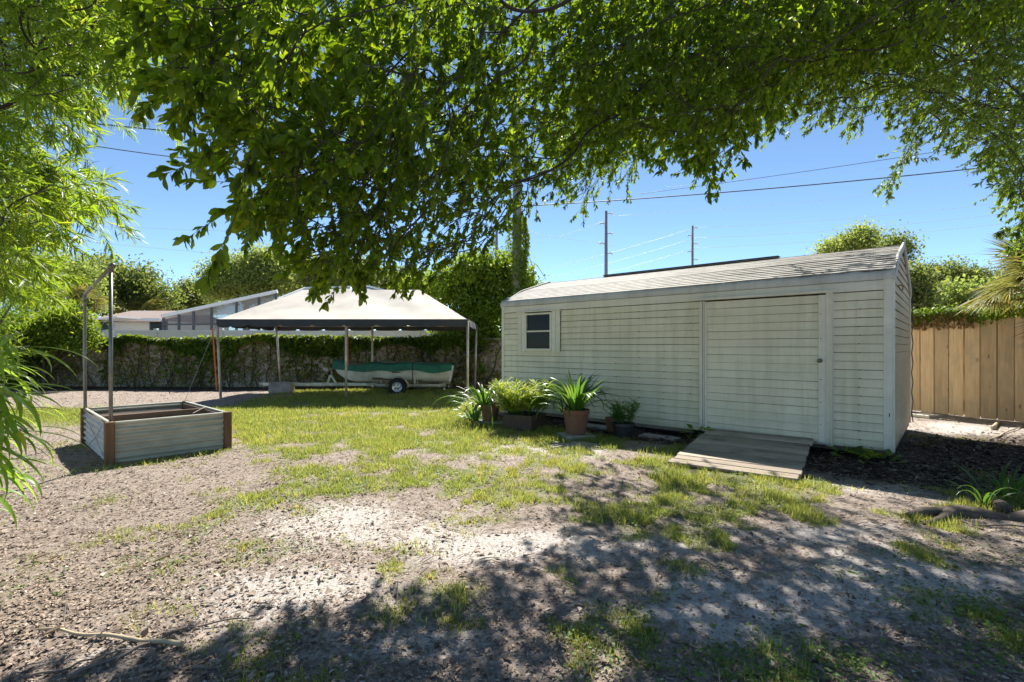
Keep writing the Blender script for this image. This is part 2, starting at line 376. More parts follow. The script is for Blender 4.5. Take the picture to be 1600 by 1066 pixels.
# ------------------------------------------------------------------ ground
def spot(x, y, px, py, rx, ry):                      # soft patch centred on a photo pixel, radii in metres
    gx, gy = G(px, py); return np.exp(-(((x - gx) / rx) ** 2 + ((y - gy) / ry) ** 2))
SC = Vector((4.34, 5.63, 0)); SU = Vector((.747, -.665, 0)); SV = Vector((.665, .747, 0))
def shed_xy(x, y): dx, dy = x - SC.x, y - SC.y; return dx * SU.x + dy * SU.y, dx * SV.x + dy * SV.y
def masks(x, y):
    """grass density, sand, litter, dark mulch: what lies where in the yard"""
    x = np.asarray(x, float); y = np.asarray(y, float)
    u, v = shed_xy(x, y)
    n1 = fbm(x * 1.3, y * 1.3, 21, 4); n2 = fbm(x * .6 + 4, y * .6, 33, 3); n3 = fbm(x * 3.1, y * 3.1, 41, 3)
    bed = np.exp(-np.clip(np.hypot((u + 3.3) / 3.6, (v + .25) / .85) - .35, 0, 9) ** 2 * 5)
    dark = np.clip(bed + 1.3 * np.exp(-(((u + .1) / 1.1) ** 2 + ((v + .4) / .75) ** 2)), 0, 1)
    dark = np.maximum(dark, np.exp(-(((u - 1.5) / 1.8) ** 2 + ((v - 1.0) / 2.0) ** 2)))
    dark = np.maximum(dark, .85 * np.exp(-((y - 15.3) / .8) ** 2) * sstep(1, -1, x))
    lawn = sstep(5.0, 8.0, y + (n2 - .5) * 3 + (n3 - .5) * 2.5) * sstep(-6.6, -4.6, x + .10 * (y - 8)) * sstep(15.3, 14.6, y)
    lawn = lawn * (1 - dark) * np.maximum(sstep(.25, -.1, v), sstep(-6.15, -6.5, u)) * 1.5
    strip = np.exp(-((y - 9.3) / 1.1) ** 2) * sstep(-4, -5.5, x) * 1.1
    mid = spot(x, y, 1080, 760, 1.25, .85) + spot(x, y, 960, 700, .9, .5) + .85 * spot(x, y, 1180, 860, 1.0, .35)
    mid = mid + .7 * spot(x, y, 1000, 1000, 1.0, .30) + 1.0 * spot(x, y, 1260, 1010, .9, .3) + .8 * spot(x, y, 1420, 880, .8, .3) + .6 * spot(x, y, 1150, 930, .6, .25) + .6 * spot(x, y, 560, 900, .5, .25)
    mid = mid + .7 * spot(x, y, 780, 930, .5, .25) + .45 * spot(x, y, 430, 770, 1.3, .8) + .8 * spot(x, y, 1560, 960, .45, .35)
    mid = mid + .6 * spot(x, y, 1480, 750, .9, .35) + .35 * spot(x, y, 700, 740, 1.3, .8) + .35 * spot(x, y, 130, 960, .5, .3)
    mid = mid + .7 * spot(x, y, 1560, 780, .8, .3)
    mid = mid * (1 - .8 * np.clip(spot(x, y, 330, 1010, .9, .3) + spot(x, y, 700, 1040, .5, .12) + .7 * spot(x, y, 1060, 1030, .4, .14), 0, 1))
    sand = spot(x, y, 560, 810, .7, .45) + spot(x, y, 830, 850, .75, .28) + spot(x, y, 1230, 880, .65, .5)
    sand = sand + .9 * spot(x, y, 1330, 830, .5, .2) + .8 * spot(x, y, 1350, 760, .7, .3) + .8 * spot(x, y, 1500, 900, .6, .25) + .7 * spot(x, y, 860, 700, 1.0, .6)
    sand = sand + .6 * spot(x, y, 470, 920, .55, .3) + .5 * spot(x, y, 60, 1040, .5, .18) + .6 * spot(x, y, 1270, 960, .5, .2) + .5 * spot(x, y, 680, 1010, .5, .16)
    sand = sand + .6 * spot(x, y, 620, 690, .8, .7) + .9 * spot(x, y, 1530, 672, 1.2, .8) + .5 * spot(x, y, 1130, 960, .6, .3)
    chips = sstep(.2, -3.2, x + (n2 - .5) * 2.2) * sstep(8.6, 7.6, y) + .9 * np.exp(-((y - 12.5) / 2.2) ** 2) * sstep(-6.5, -8.5, x)
    chips = np.clip(chips + .5 * spot(x, y, 750, 1020, .7, .25) + .5 * spot(x, y, 1400, 1030, .6, .2) + .4, 0, 1)
    g = np.clip(lawn * (.42 + 1.4 * (n3 - .36)) + strip + mid * (.12 + 2.6 * (n3 - .38)) * (.6 + .4 * sstep(2.6, 4, y)) + .75 * (.45 + .55 * sstep(2.4, 3.8, y)) * sstep(.41, .60, n3 * .6 + n1 * .4) * (.25 + .75 * sstep(-3.4, -.6, x)) * sstep(9, 7, y), 0, 1.3) * (1 - .9 * dark)
    g = np.clip(g - .75 * np.clip(sand, 0, 1) * (1 - .5 * lawn), 0, 1.3) + .05 * sstep(.5, .65, n1) * (1 - dark)
    sand = np.clip(sand * (.35 + 2.2 * (n1 - .36)) + .25 * (n3 - .45), 0, 1) * (1 - dark)
    return np.clip(g, 0, 1), sand, chips, dark

def axis_(lo, hi, step, far, k=1.18):
    a = list(np.arange(lo, hi + step / 2, step)); s = step; p = a[-1]
    while p < far: s *= k; p += s; a.append(p)
    s = step; p = a[0]; b = []
    while p > -far: s *= k; p -= s; b.append(p)
    return np.array(b[::-1] + a)
gxs = axis_(-9, 9.5, .055, 900); gys = axis_(1.2, 13, .055, 900)
GX, GY = np.meshgrid(gxs, gys, indexing='ij'); GZ = ground_z(GX, GY)
ni, nj = GX.shape; ii, jj = np.meshgrid(np.arange(ni - 1), np.arange(nj - 1), indexing='ij'); b0 = (ii * nj + jj).ravel()
me = np_mesh('ground', np.stack([GX, GY, GZ], -1).reshape(-1, 3), np.stack([b0, b0 + nj, b0 + nj + 1, b0 + 1], -1), [], None, True)
mg, ms, mc, mdk = masks(GX, GY)
for nm, arr in (('grass', mg), ('sand', ms), ('chips', mc), ('dark', mdk)):
    a = me.attributes.new(nm, 'FLOAT', 'POINT'); a.data.foreach_set('value', arr.astype(np.float32).ravel())
m = N('yard_soil'); wc = m.coord(1.0, 'Generated')
tc = m.n('ShaderNodeTexCoord').outputs['Object']
A_ = {k: m.n('ShaderNodeAttribute', attribute_name=k).outputs['Fac'] for k in ('grass', 'sand', 'chips', 'dark')}
f1 = m.noise(tc, 2.3, 8, .7); f2 = m.noise(tc, 11, 8, .72); f3 = m.noise(tc, 55, 6, .75); f4 = m.noise(tc, 230, 3, .7)
soil = m.ramp(f2, [(.3, (.20, .15, .115)), (.5, (.37, .30, .245)), (.72, (.54, .46, .39))])
soil = m.mix(m.ramp(f3, [(.35, .8), (.55, 0)]), soil, (.11, .08, .06))
soil = m.mix(m.ramp(f4, [(.56, 0), (.68, .8)]), soil, (.52, .45, .38))
sandc = m.ramp(f3, [(.30, (.24, .20, .165)), (.48, (.54, .485, .43)), (.7, (.72, .66, .59))])
sm = m.math('ADD', m.math('MULTIPLY', A_['sand'], 1.25), m.math('MULTIPLY', m.math('SUBTRACT', m.math('ADD', m.math('MULTIPLY', f1, .6), m.math('MULTIPLY', f2, .6)), .6), 1.7))
col = m.mix(m.ramp(sm, [(.18, 0), (.62, 1)]), soil, sandc)
gsoil = m.ramp(f3, [(.3, (.09, .095, .03)), (.6, (.22, .25, .08))])
col = m.mix(m.ramp(m.math('ADD', A_['grass'], m.math('MULTIPLY', m.math('SUBTRACT', f2, .5), 1.2)), [(.35, 0), (.9, .75)]), col, gsoil)
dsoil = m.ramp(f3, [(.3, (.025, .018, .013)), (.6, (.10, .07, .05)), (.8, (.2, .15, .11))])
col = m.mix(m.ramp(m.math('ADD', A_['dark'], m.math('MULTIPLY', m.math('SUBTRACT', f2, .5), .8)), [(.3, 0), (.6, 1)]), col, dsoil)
h = m.math('ADD', m.math('MULTIPLY', f2, 1.0), m.math('ADD', m.math('MULTIPLY', f3, .55), m.math('MULTIPLY', f4, .2)))
m.bsdf(col, .95, 0, m.bump(h, .9, .03), .15)
me.materials.append(m.m)
g = link(bpy.data.objects.new('ground', me)); tag(g, 'sandy yard ground with bare patches and mulch', kind='structure')
# ================================================================== shed
SHED_RZ = math.atan2(-.665, .747)
shed = thing('storage_shed', (SC.x, SC.y, 0), 'long cream sided storage shed with sliding door and small window, weathered white roof', 'shed', rz=SHED_RZ)
SL, SW = 6.05, 3.05
EZ, BZ, RZ_ = 2.10, 2.45, 2.70
# backing walls (dark, seen in the joints)
MB().box((-SL / 2, .045, 1.08), (SL - .02, .05, 1.95)).build('wall_backing', M['backing'], shed)
MB().box((-.035, SW / 2, 1.08), (.03, SW - .12, 1.94)).build('wall_backing', M['backing'], shed)
MB().box((-SL / 2, SW - .02, 1.10), (SL, .04, 2.0)).build('rear_wall', M['siding'], shed)
MB().prism([(.02, .1), (SW - .03, .1), (SW - .03, 2.1), (SW - .6, 2.42), (SW / 2, 2.66), (.6, 2.42), (.02, 2.1)], -SL + .0, -SL + .03, 0).build('end_wall', M['siding'], shed)
MB().prism([(.06, 2.05), (SW - .06, 2.05), (SW - .63, 2.38), (SW / 2, 2.62), (.63, 2.38)], -.05, -.02, 0).build('gable_backing', M['backing'], shed)
MB().box((-SL / 2, SW / 2, .11), (SL - .1, SW - .15, .03)).build('floor_deck', M['darkwood'], shed)
for yy in (.18, 1.1, 2.0, 2.85):
    MB().box((-SL / 2, yy, .045), (SL - .1, .1, .10)).build('skid', M['darkwood'], shed)
for (a, b) in ((-6.0, -2.3), (-2.05, -.02)):
    MB().box(((a + b) / 2, .012, .075), (b - a, .03, .055), bev=.006).build('rim_board', M['rimwood'], shed)
MB().box((-.012, SW / 2, .075), (.03, SW - .05, .055)).build('rim_board', M['rimwood'], shed)
# clapboard profile (y out of the wall is negative)
def clap(x0, x1, z, h, seed, mat, name, parent, y=0.0, amp=.002, proud=.016):
    mb = MB(); n = max(2, int((x1 - x0) / .25)); rs = random.Random(seed)
    prof = [(.018, z + .003), (-proud, z + .003), (-proud, z + .010), (-proud * .75, z + h * .5), (-.003, z + h + .004), (.018, z + h + .004)]
    vs = []; ph = rs.random() * 9; dz = (rs.random() - .5) * .002
    for i in range(n + 1):
        x = x0 + (x1 - x0) * i / n; wv = math.sin(x * 2.1 + ph) * amp + math.sin(x * 5.3 + ph * 2) * amp * .5
        wz = math.sin(x * 1.3 + ph) * .0018 + dz
        for k, (py_, pz) in enumerate(prof): vs.append((x, y + py_ + (wv if k in (1, 2, 3) else 0), pz + (wz if k < 4 else 0)))
    fs = []; q = len(prof)
    for i in range(n):
        for k in range(q): fs.append((i * q + k, i * q + (k + 1) % q, (i + 1) * q + (k + 1) % q, (i + 1) * q + k))
    fs += [tuple(range(q)), tuple(reversed(range(n * q, n * q + q)))]
    mb.add(vs, fs); return mb.build(name, mat, parent)
CW = .1028; Z0 = .10
NC = 18
for i in range(NC):
    z = Z0 + i * CW
    clap(-.565, -.075, z, CW - .007, 900 + i, M['siding'], 'siding_plank', shed)
    zt = z + CW
    if zt > 1.27 and z < 1.93:       # window interrupts the run
        clap(-4.64, -2.17, z, CW - .007, 300 + i, M['siding'], 'siding_plank', shed)
        clap(-SL + .05, -5.63, z, CW - .007, 500 + i, M['siding'], 'siding_plank', shed)
    else:
        clap(-SL + .05, -2.17, z, CW - .007, 100 + i, M['siding'], 'siding_plank', shed)
# end wall planks; local frame turned so the plank runs along +y
endw = Matrix.Rotation(R(90), 4, 'Z')
def gable_t(z):                      # how far in the roof cuts a plank at height z
    if z <= 2.10: return .0
    if z <= 2.42: return (z - 2.10) / .32 * .62
    return .62 + (z - 2.42) / .25 * (SW / 2 - .62)
i = 0
while True:
    z = Z0 + i * CW
    t0 = max(.07, gable_t(z + CW) + .02)
    if t0 > SW / 2 - .08: break
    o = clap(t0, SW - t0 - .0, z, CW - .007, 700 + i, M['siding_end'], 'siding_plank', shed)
    o.matrix_local = Matrix.Translation((0, 0, 0)) @ endw
    i += 1
# nail heads and punched holes along the laps
nl = MB(); rs = random.Random(44)
for i in range(1, NC):
    for k in range(15):
        x = -.30 - k * .405
        if -2.2 < x < -.55 or (x < -4.6 and i > 10): continue
        if rs.random() < .75: nl.box((x + rs.uniform(-.008, .008), -.017, Z0 + i * CW + .001), (.016, .008, .010))
nl.build('nail', M['darkwood'], shed)['kind'] = 'stuff'
# corner trims
MB().box((-.035, -.012, 1.10), (.085, .02, 2.02), bev=.004).build('corner_trim', M['trim'], shed)
MB().box((.016, .03, 1.10), (.02, .085, 2.02), bev=.004).build('corner_trim', M['trim'], shed)
MB().box((.016, SW - .03, 1.10), (.02, .075, 2.02), bev=.004).build('corner_trim', M['trim'], shed)
MB().box((-SL + .02, -.012, 1.10), (.07, .02, 2.02), bev=.004).build('corner_trim', M['trim'], shed)
MB().tube([(-.02, -.026, .5 + .02 * k) for k in range(3)], .004, 6).build('nail', M['darkwood'], shed)
# frieze and rounded metal eave
fz = MB(); rr = random.Random(4)
fz.box((-SL / 2, -.004, 2.015), (SL - .1, .022, .115), bev=.004); fz.build('frieze_board', M['trim'], shed)
def eave(u, v):
    x = -SL - .03 + (SL + .06) * u; a = v * R(115)
    prof = [(-.028, 2.075), (-.034, 2.10), (-.036, 2.13), (-.028, 2.158), (-.008, 2.178), (.03, 2.198), (.05, 2.206)]
    p = prof[min(6, int(round(v * 6)))]
    dm = sstep(.72, .95, u) * (.012 * math.sin(x * 9) + .014 * math.sin(x * 17 + 1) + .010 * math.sin(x * 31))
    dm += .004 * math.sin(x * 3)
    k = max(0, v - .3); return (x, p[0] - dm * .4 * k, p[1] + float(dm) * k)
MB().grid(eave, 110, 6).build('metal_eave', M['eave'], shed, smooth=True)
# roof courses
prof = [(-.005, 2.185), (.60, 2.430), (SW / 2, 2.70), (SW - .60, 2.430), (SW + .06, 2.165)]
def roof_pt(d):
    segs = [((prof[k + 1][0] - prof[k][0]), (prof[k + 1][1] - prof[k][1])) for k in range(4)]
    for k, (a, b) in enumerate(segs):
        L = math.hypot(a, b)
        if d <= L or k == 3: return (prof[k][0] + a * d / L, prof[k][1] + b * d / L, -b / L, a / L)
        d -= L
front = math.hypot(.605, .28) + math.hypot(SW / 2 - .6, .235)
NR = 17
for k in range(NR):
    d0 = front * k / NR; d1 = front * (k + 1) / NR + .012
    def f(u, v, d0=d0, d1=d1, k=k):
        x = -SL - .03 + (SL + .06) * u
        worn = float(sstep(.35, .95, u)); wob = worn * .012 * (fbm(np.array([x * 3.1]), np.array([k * 7.7]), 5, 3)[0] - .5)
        lift = (.011 if k < 8 else .005) * (1 - v) * (0.45 + 1.0 * worn) + .002
        jag = worn * .02 * (hashn(np.floor(x * 4 + k * .37), k, 3) - .5)
        yy, zz, ny, nz = roof_pt(max(0, d0 + (d1 - d0) * v + float(jag) * (1 - v)))
        off = lift + float(wob)
        return (x, yy + ny * off, zz + nz * off)
    mb = MB(); nu = 90
    vs = []; fs = []
    for a in range(nu + 1):
        u = a / nu; t0 = Vector(f(u, 0)); t1 = Vector(f(u, 1)); yy, zz, ny, nz = roof_pt(max(0, d0))
        vs += [t0 - Vector((0, ny, nz)) * (.012 if k < 8 else .005), t0, t1]
    for a in range(nu):
        for q in range(2): fs.append((a * 3 + q, a * 3 + q + 1, (a + 1) * 3 + q + 1, (a + 1) * 3 + q))
    mb.add(vs, fs); mb.build('shingle_course', M['roofing'], shed)
MB().prism([(SW / 2, 2.66), (SW / 2, 2.70), (SW - .6, 2.430), (SW + .06, 2.165), (SW + .05, 2.13), (SW - .62, 2.43)], -SL - .03, .03, 0).build('roof_panel', M['roofing'], shed)
MB().prism([(0.0, 2.14), (.0, 2.178), (.60, 2.417), (SW / 2, 2.69), (SW / 2, 2.65), (.62, 2.38)], -SL - .02, .02, 0).build('roof_panel', M['roofing'], shed)
# rake trim at both ends: band turned over the roof edge
for xx in (.022, -SL - .022):
    b = MB()
    for (a, c) in (((-.03, 2.12), (.60, 2.440)), ((.60, 2.440), (SW / 2 + .01, 2.72)), ((SW / 2 - .01, 2.72), (SW - .6, 2.440)), ((SW - .6, 2.440), (SW + .07, 2.15))):
        a = Vector((xx, a[0], a[1])); c = Vector((xx, c[0], c[1])); d = (c - a); ang = math.atan2(d.z, d.y)
        b.box((a + c) / 2 + Vector((0, 0, -.025)), (.03, d.length, .085), Matrix.Rotation(ang, 3, 'X'), .006)
    b.build('rake_trim', M['eave'], shed)
MB().box((-3.1, SW / 2, 2.708), (3.15, .14, .03), bev=.01).build('ridge_vent', M['galvpipe'], shed)
MB().box((-3.1, SW / 2, 2.727), (3.17, .17, .006)).build('ridge_vent_cap', M['galvpipe'], shed)
# peeled bit at the gable top
MB().add([(.03, 1.3, 2.66), (.035, 1.62, 2.70), (.05, 1.5, 2.80), (.04, 1.36, 2.74)], [(0, 1, 2, 3)]).build('loose_flashing', M['galv'], shed)
# hook on the end wall
MB().tube([(.02, .45, 2.03), (.055, .45, 2.045), (.075, .46, 2.02), (.07, .47, 1.99), (.05, .47, 1.985)], .006, 6).build('hook', M['darkwood'], shed)
# cable at the rear corner
MB().tube([(.035, SW + .01, 2.3 - 2.2 * k / 14 + .0) if k % 2 else (.05, SW + .03, 2.3 - 2.2 * k / 14) for k in range(15)], .007, 6).build('cable', M['rubber'], shed)
# ---- sliding door
DX0, DX1, DZ0, DZ1 = -2.10, -.655, .125, 1.935
door = MB().box(((DX0 + DX1) / 2, -.022, (DZ0 + DZ1) / 2), (DX1 - DX0, .03, DZ1 - DZ0)).build('door', M['backing'], shed)
ND = 17; dh = (DZ1 - DZ0) / ND
for i in range(ND):
    clap(DX0 + .03, DX1 - .055, DZ0 + i * dh, dh - .006, 40 + i, M['siding'], 'door_plank', door, y=-.052, amp=.0015, proud=.012)
MB().box((DX1 - .014, -.062, (DZ0 + DZ1) / 2), (.085, .03, DZ1 - DZ0), bev=.005).build('door_stile', M['trim'], door)
MB().box((DX0 + .014, -.060, (DZ0 + DZ1) / 2), (.03, .03, DZ1 - DZ0), bev=.005).build('door_stile', M['trim'], door)
kn = MB(); Kx, Kz = -.693, 1.13
My = Matrix.Rotation(R(90), 4, 'X')
kn.lathe([(.0, .0), (.026, .001), (.026, .008), (.010, .012), (.010, .028), (.022, .034), (.026, .046), (.020, .058), (.0, .061)], (Kx, -.078, Kz), 16, My)
kn.build('door_knob', M['brass'], door, smooth=True)
for zz in (.35, .62, .9, 1.4, 1.7):
    MB().lathe([(0, 0), (.006, .001), (.005, .004), (0, .005)], (DX1 - .03, -.077, zz), 8, My).build('screw', M['darkwood'], door)
# door frame / track
MB().box((-.597, -.055, 1.03), (.068, .08, 1.87), bev=.008).build('door_trim', M['trim'], shed)
MB().box((-.566, -.062, 1.05), (.008, .11, 1.90)).build('door_trim', M['trim'], shed)
MB().box((-2.155, -.045, 1.03), (.045, .06, 1.83), bev=.006).build('door_trim', M['trim'], shed)
MB().box((-2.118, -.035, 1.03), (.018, .05, 1.83)).build('door_trim', M['trim'], shed)
MB().box((-1.37, -.055, 1.972), (1.70, .08, .035), bev=.006).build('door_track', M['trim'], shed)
MB().box((-1.42, -.075, .115), (1.42, .02, .015)).build('door_sill', M['trim'], shed)
MB().box((-.66, -.085, .125), (.13, .09, .02), bev=.004).build('door_guide', M['galv'], shed)
# ---- window
WX0, WX1, WZ0, WZ1 = -5.44, -4.855, 1.245, 1.905
win = MB()
for (c, d) in (((WX0 - .0, -.02, (WZ0 + WZ1) / 2), (.035, .05, WZ1 - WZ0)), ((WX1 + .0, -.02, (WZ0 + WZ1) / 2), (.035, .05, WZ1 - WZ0)),
               (((WX0 + WX1) / 2, -.021, WZ1), (WX1 - WX0 + .034, .05, .035)), (((WX0 + WX1) / 2, -.023, WZ0), (WX1 - WX0 + .034, .06, .045))):
    win.box(c, d, bev=.004)
win = win.build('window', M['trim'], shed)
MB().box(((WX0 + WX1) / 2, -.018, 1.585), (WX1 - WX0 - .04, .03, .03), bev=.003).build('meeting_rail', M['trim'], win)
MB().box(((WX0 + WX1) / 2, -.004, 1.745), (WX1 - WX0 - .03, .006, .29)).build('pane', M['glass'], win)
MB().box(((WX0 + WX1) / 2, -.010, 1.415), (WX1 - WX0 - .03, .006, .31)).build('pane', M['glass'], win)
for (a, b) in ((-5.625, -5.545), (-5.54, -5.462), (-4.835, -4.742), (-4.737, -4.648)):
    MB().box(((a + b) / 2, -.028, 1.575), (b - a, .022, .74), bev=.004).build('shutter_board', M['trim'], shed)
MB().box((-5.137, -.045, 1.952), (1.02, .05, .022), bev=.004).build('window_drip_cap', M['trim'], shed)

# ================================================================== ramp
rc = SC + SU * (-1.39) + SV * (-.10); ramp_rz = SHED_RZ + R(6.5)
ramp = thing('wooden_ramp', (rc.x, rc.y, 0), 'grey weathered plank ramp leading up to the sliding shed door', 'ramp', rz=ramp_rz)
NB = 11; RL = 1.78; tilt = math.atan2(.125, RL)
for i in range(NB):
    d = (i + .5) * RL / NB; rs = random.Random(i + 77)
    m4 = Matrix.Translation((rs.uniform(-.012, .012), -d, .155 - d * math.sin(tilt))) @ Matrix.Rotation(tilt, 4, 'X') @ Matrix.Rotation(R(rs.uniform(-.4, .4)), 4, 'Z') @ Matrix.Rotation(R(rs.uniform(-.6, .6)), 4, 'X')
    o = MB().box((0, 0, 0), (1.24, RL / NB - .018, .030), bev=.005).build('ramp_board', M['oldwood'], ramp); o.matrix_local = m4
for sx in (-.56, 0, .56):
    MB().add([(sx - .03, 0, .0), (sx + .03, 0, .0), (sx + .03, 0, .135), (sx - .03, 0, .135), (sx - .03, -RL + .1, .0), (sx + .03, -RL + .1, .0), (sx + .03, -RL + .1, .012), (sx - .03, -RL + .1, .012)],
             [(0, 1, 2, 3), (4, 7, 6, 5), (0, 4, 5, 1), (1, 5, 6, 2), (2, 6, 7, 3), (3, 7, 4, 0)]).build('joist', M['darkwood'], ramp)

# ================================================================== raised bed
A = Vector((-4.42, 5.41, 0)); ux = Vector((.68, .733, 0)); uy = Vector((-.733, .68, 0)); BL, BW, BH = 1.17, 1.86, .475
bed = thing('raised_garden_bed', A, 'galvanised corrugated raised bed with brown corner posts and tall pipe frame', 'planter', rz=math.atan2(ux.y, ux.x))
corners = [(0, 0), (BL, 0), (0, BW), (BL, BW)]
for (x, y) in corners:
    MB().box((x, y, BH / 2 - .01), (.088, .088, BH + .02), bev=.006).build('corner_post', M['postwood'], bed)
def corr(x0, y0, x1, y1, out):
    d = Vector((x1 - x0, y1 - y0, 0)); L = d.length; d.normalize(); nn = Vector((d.y, -d.x, 0)) * out
    def f(u, v):
        z = .015 + (BH - .03) * v; w_ = .013 * math.cos(2 * math.pi * z / .076); bow = .012 * math.sin(math.pi * u) * (v - .3)
        return Vector((x0, y0, z)) + d * (L * u) + nn * (w_ + bow + .0)
    return MB().grid(f, 14, 60)
corr(.045, -.01, BL - .045, -.01, 1).build('corrugated_panel', M['galv'], bed, smooth=True)
corr(-.01, .045, -.01, BW - .045, -1).build('corrugated_panel', M['galv'], bed, smooth=True)
corr(BL + .01, .045, BL + .01, BW - .045, 1).build('corrugated_panel', M['galv'], bed, smooth=True)
corr(.045, BW + .01, BL - .045, BW + .01, -1).build('corrugated_panel', M['galv'], bed, smooth=True)
for (c, d) in (((BL / 2, .008, BH - .012), (BL - .09, .035, .018)), ((BL / 2, BW - .008, BH - .012), (BL - .09, .035, .018)),
               ((.008, BW / 2, BH - .012), (.035, BW - .09, .018)), ((BL - .008, BW / 2, BH - .012), (.035, BW - .09, .018))):
    MB().box(c, d, bev=.005).build('top_rail', M['galv'], bed)
MB().box((BL / 2, BW * .40, BH - .07), (BL - .06, .03, .12), bev=.004).build('divider_board', M['bedwood'], bed)
MB().box((BL - .035, BW / 2, BH - .09), (.03, BW - .1, .12), bev=.004).build('divider_board', M['bedwood'], bed)
def soilf(u, v): return (.02 + (BL - .05) * u, .02 + (BW - .04) * v, .36 + .03 * float(fbm(np.array([u * 5]), np.array([v * 8]), 4)[0]))
MB().grid(soilf, 20, 30).build('soil', M['soil'], bed, smooth=True)
pipe = MB().tube([(.02, .055, .15), (.02, .058, 2.18)], .019, 12).build('pipe', M['galvpipe'], bed, smooth=True)
MB().tube([(.0, BW - .055, .15), (-.01, BW - .05, 1.2), (-.005, BW - .045, 1.93), (-.012, BW - .10, 2.0)], .019, 12).build('pipe', M['galvpipe'], bed, smooth=True)
MB().tube([(-.012, BW - .10, 2.0), (.02, .02, 2.185)], .019, 12).build('pipe', M['galvpipe'], bed, smooth=True)
MB().tube([(.02, .058, 2.12), (.02, .058, 2.21)], .027, 12).build('pipe_fitting', M['galvpipe'], bed, smooth=True)
MB().tube([(.02, .14, 2.175), (.024, -.05, 2.195)], .027, 12).build('pipe_fitting', M['galvpipe'], bed, smooth=True)
MB().tube([(-.008, BW - .045, 1.90), (-.006, BW - .047, 1.98), (-.01, BW - .09, 2.0)], .026, 12).build('pipe_fitting', M['galvpipe'], bed, smooth=True)
MB().tube([(-.05, BW - .15, .40), (-.04, BW * .6, .33), (-.05, BW * .3, .24), (-.04, .1, .10)], .004, 5).build('cord', M['concrete'], bed)
MB().tube([(-.05, .12, .42), (-.045, BW * .3, .25), (-.05, BW * .55, .10)], .004, 5).build('cord', M['concrete'], bed)
MB().tube([(BL * .7, .1, .48), (BL * .9, .5, .50), (BL * .98, .9, .475)], .004, 5).build('cord', M['concrete'], bed)

# ================================================================== tent canopy
tent = thing('canopy_tent', (-4.1, 13.5, 0), 'beige hip roofed canopy tent with dark scalloped valance sheltering the boat', 'tent')
TX0, TX1, TY0, TY1, TZ, TR = -3.08, 3.02, -1.5, 1.5, 1.96, 2.86
RX0, RX1 = -1.65, 1.55
def sag(p, q, r, s, nu=40, nv=18, dp=.09):
    def f(u, v):
        a = Vector(p).lerp(Vector(q), u); b = Vector(s).lerp(Vector(r), u); c = a.lerp(b, v)
        c.z -= dp * 4 * u * (1 - u) * v * (1 - v) * 1.5 + (.05 * math.sin(u * 19 + v * 2) + .09 * (float(fbm(np.array([c.x * 1.8]), np.array([c.y * 3]), 14, 3)[0]) - .5)) * v * (1 - v) * 1.6; return c
    return MB().grid(f, nu, nv)
E = [(TX0, TY0, TZ), (TX1, TY0, TZ), (TX1, TY1, TZ), (TX0, TY1, TZ)]; K = [(RX0, 0, TR), (RX1, 0, TR)]
roofm = MB()
for (p, q, r, s) in ((E[0], E[1], K[1], K[0]), (E[2], E[3], K[0], K[1]), (E[1], E[2], K[1], K[1]), (E[3], E[0], K[0], K[0])):
    g_ = sag(p, q, r, s); roofm.add(g_.v, g_.f)
roofm.build('roof_cover', M['fabric'], tent, smooth=True)
def val(p, q, n):
    p = Vector(p); q = Vector(q); L = (q - p).length; nn = Vector(((q - p).y, -(q - p).x, 0)).normalized()
    def f(u, v):
        sc_ = (u * L / .78) % 1.0; e = .175 - (.045 * math.exp(-((min(sc_, 1 - sc_)) / .05) ** 2)) + .012 * math.sin(math.pi * sc_)
        c = p.lerp(q, u); c = c + nn * (.02 + .03 * v + .012 * math.sin(u * L * 4) * v); c.z = TZ + .012 - e * v; return c
    return MB().grid(f, n, 4)
for k in range(4):
    val(E[k], E[(k + 1) % 4], 110 if k % 2 == 0 else 56).build('valance', M['valance'], tent, smooth=True)
for (x, y, lx, ly) in ((TX0, TY0, .12, -.05), (.06, TY0, 0, 0), (TX1, TY0, 0, 0), (TX0, TY1, .15, 0), (-.15, TY1, 0, 0), (TX1, TY1, -.05, 0)):
    p0 = Vector((x + lx, y + ly, gz(x - 4.1, y + 13.5) - .02)); p1 = Vector((x, y, TZ - .03))
    post = MB().tube([p0, p1], .030, 10).build('tent_post', M['tentpole'], tent, smooth=True)
    MB().box(p0 + Vector((0, 0, .02)), (.13, .13, .012)).build('foot_plate', M['galv'], post)
for (a, b) in (((TX0, TY0), (TX1, TY0)), ((TX0, TY1), (TX1, TY1)), ((TX0, TY0), (TX0, TY1)), ((TX1, TY0), (TX1, TY1))):
    MB().tube([(*a, TZ - .035), (*b, TZ - .035)], .02, 8).build('frame_pipe', M['tentpole'], tent, smooth=True)
for (a, b) in ((E[0], K[0]), (E[1], K[1]), (E[2], K[1]), (E[3], K[0]), (K[0], K[1])):
    MB().tube([Vector(a) - Vector((0, 0, .06)), Vector(b) - Vector((0, 0, .14))], .018, 8).build('frame_pipe', M['tentpole'], tent, smooth=True)
MB().box((TX0 - .05, TY0 - .02, 1.0), (.035, .004, 1.5), Matrix.Rotation(R(-4), 3, 'Y')).build('orange_strap', M['orange'], tent)
MB().box((.095, TY0 + .01, 1.3), (.035, .004, .95)).build('orange_strap', M['orange'], tent)
MB().tube([(TX0, TY0, TZ - .1), (TX0 - .35, TY0 - .7, .0)], .005, 5).build('guy_rope', M['concrete'], tent)

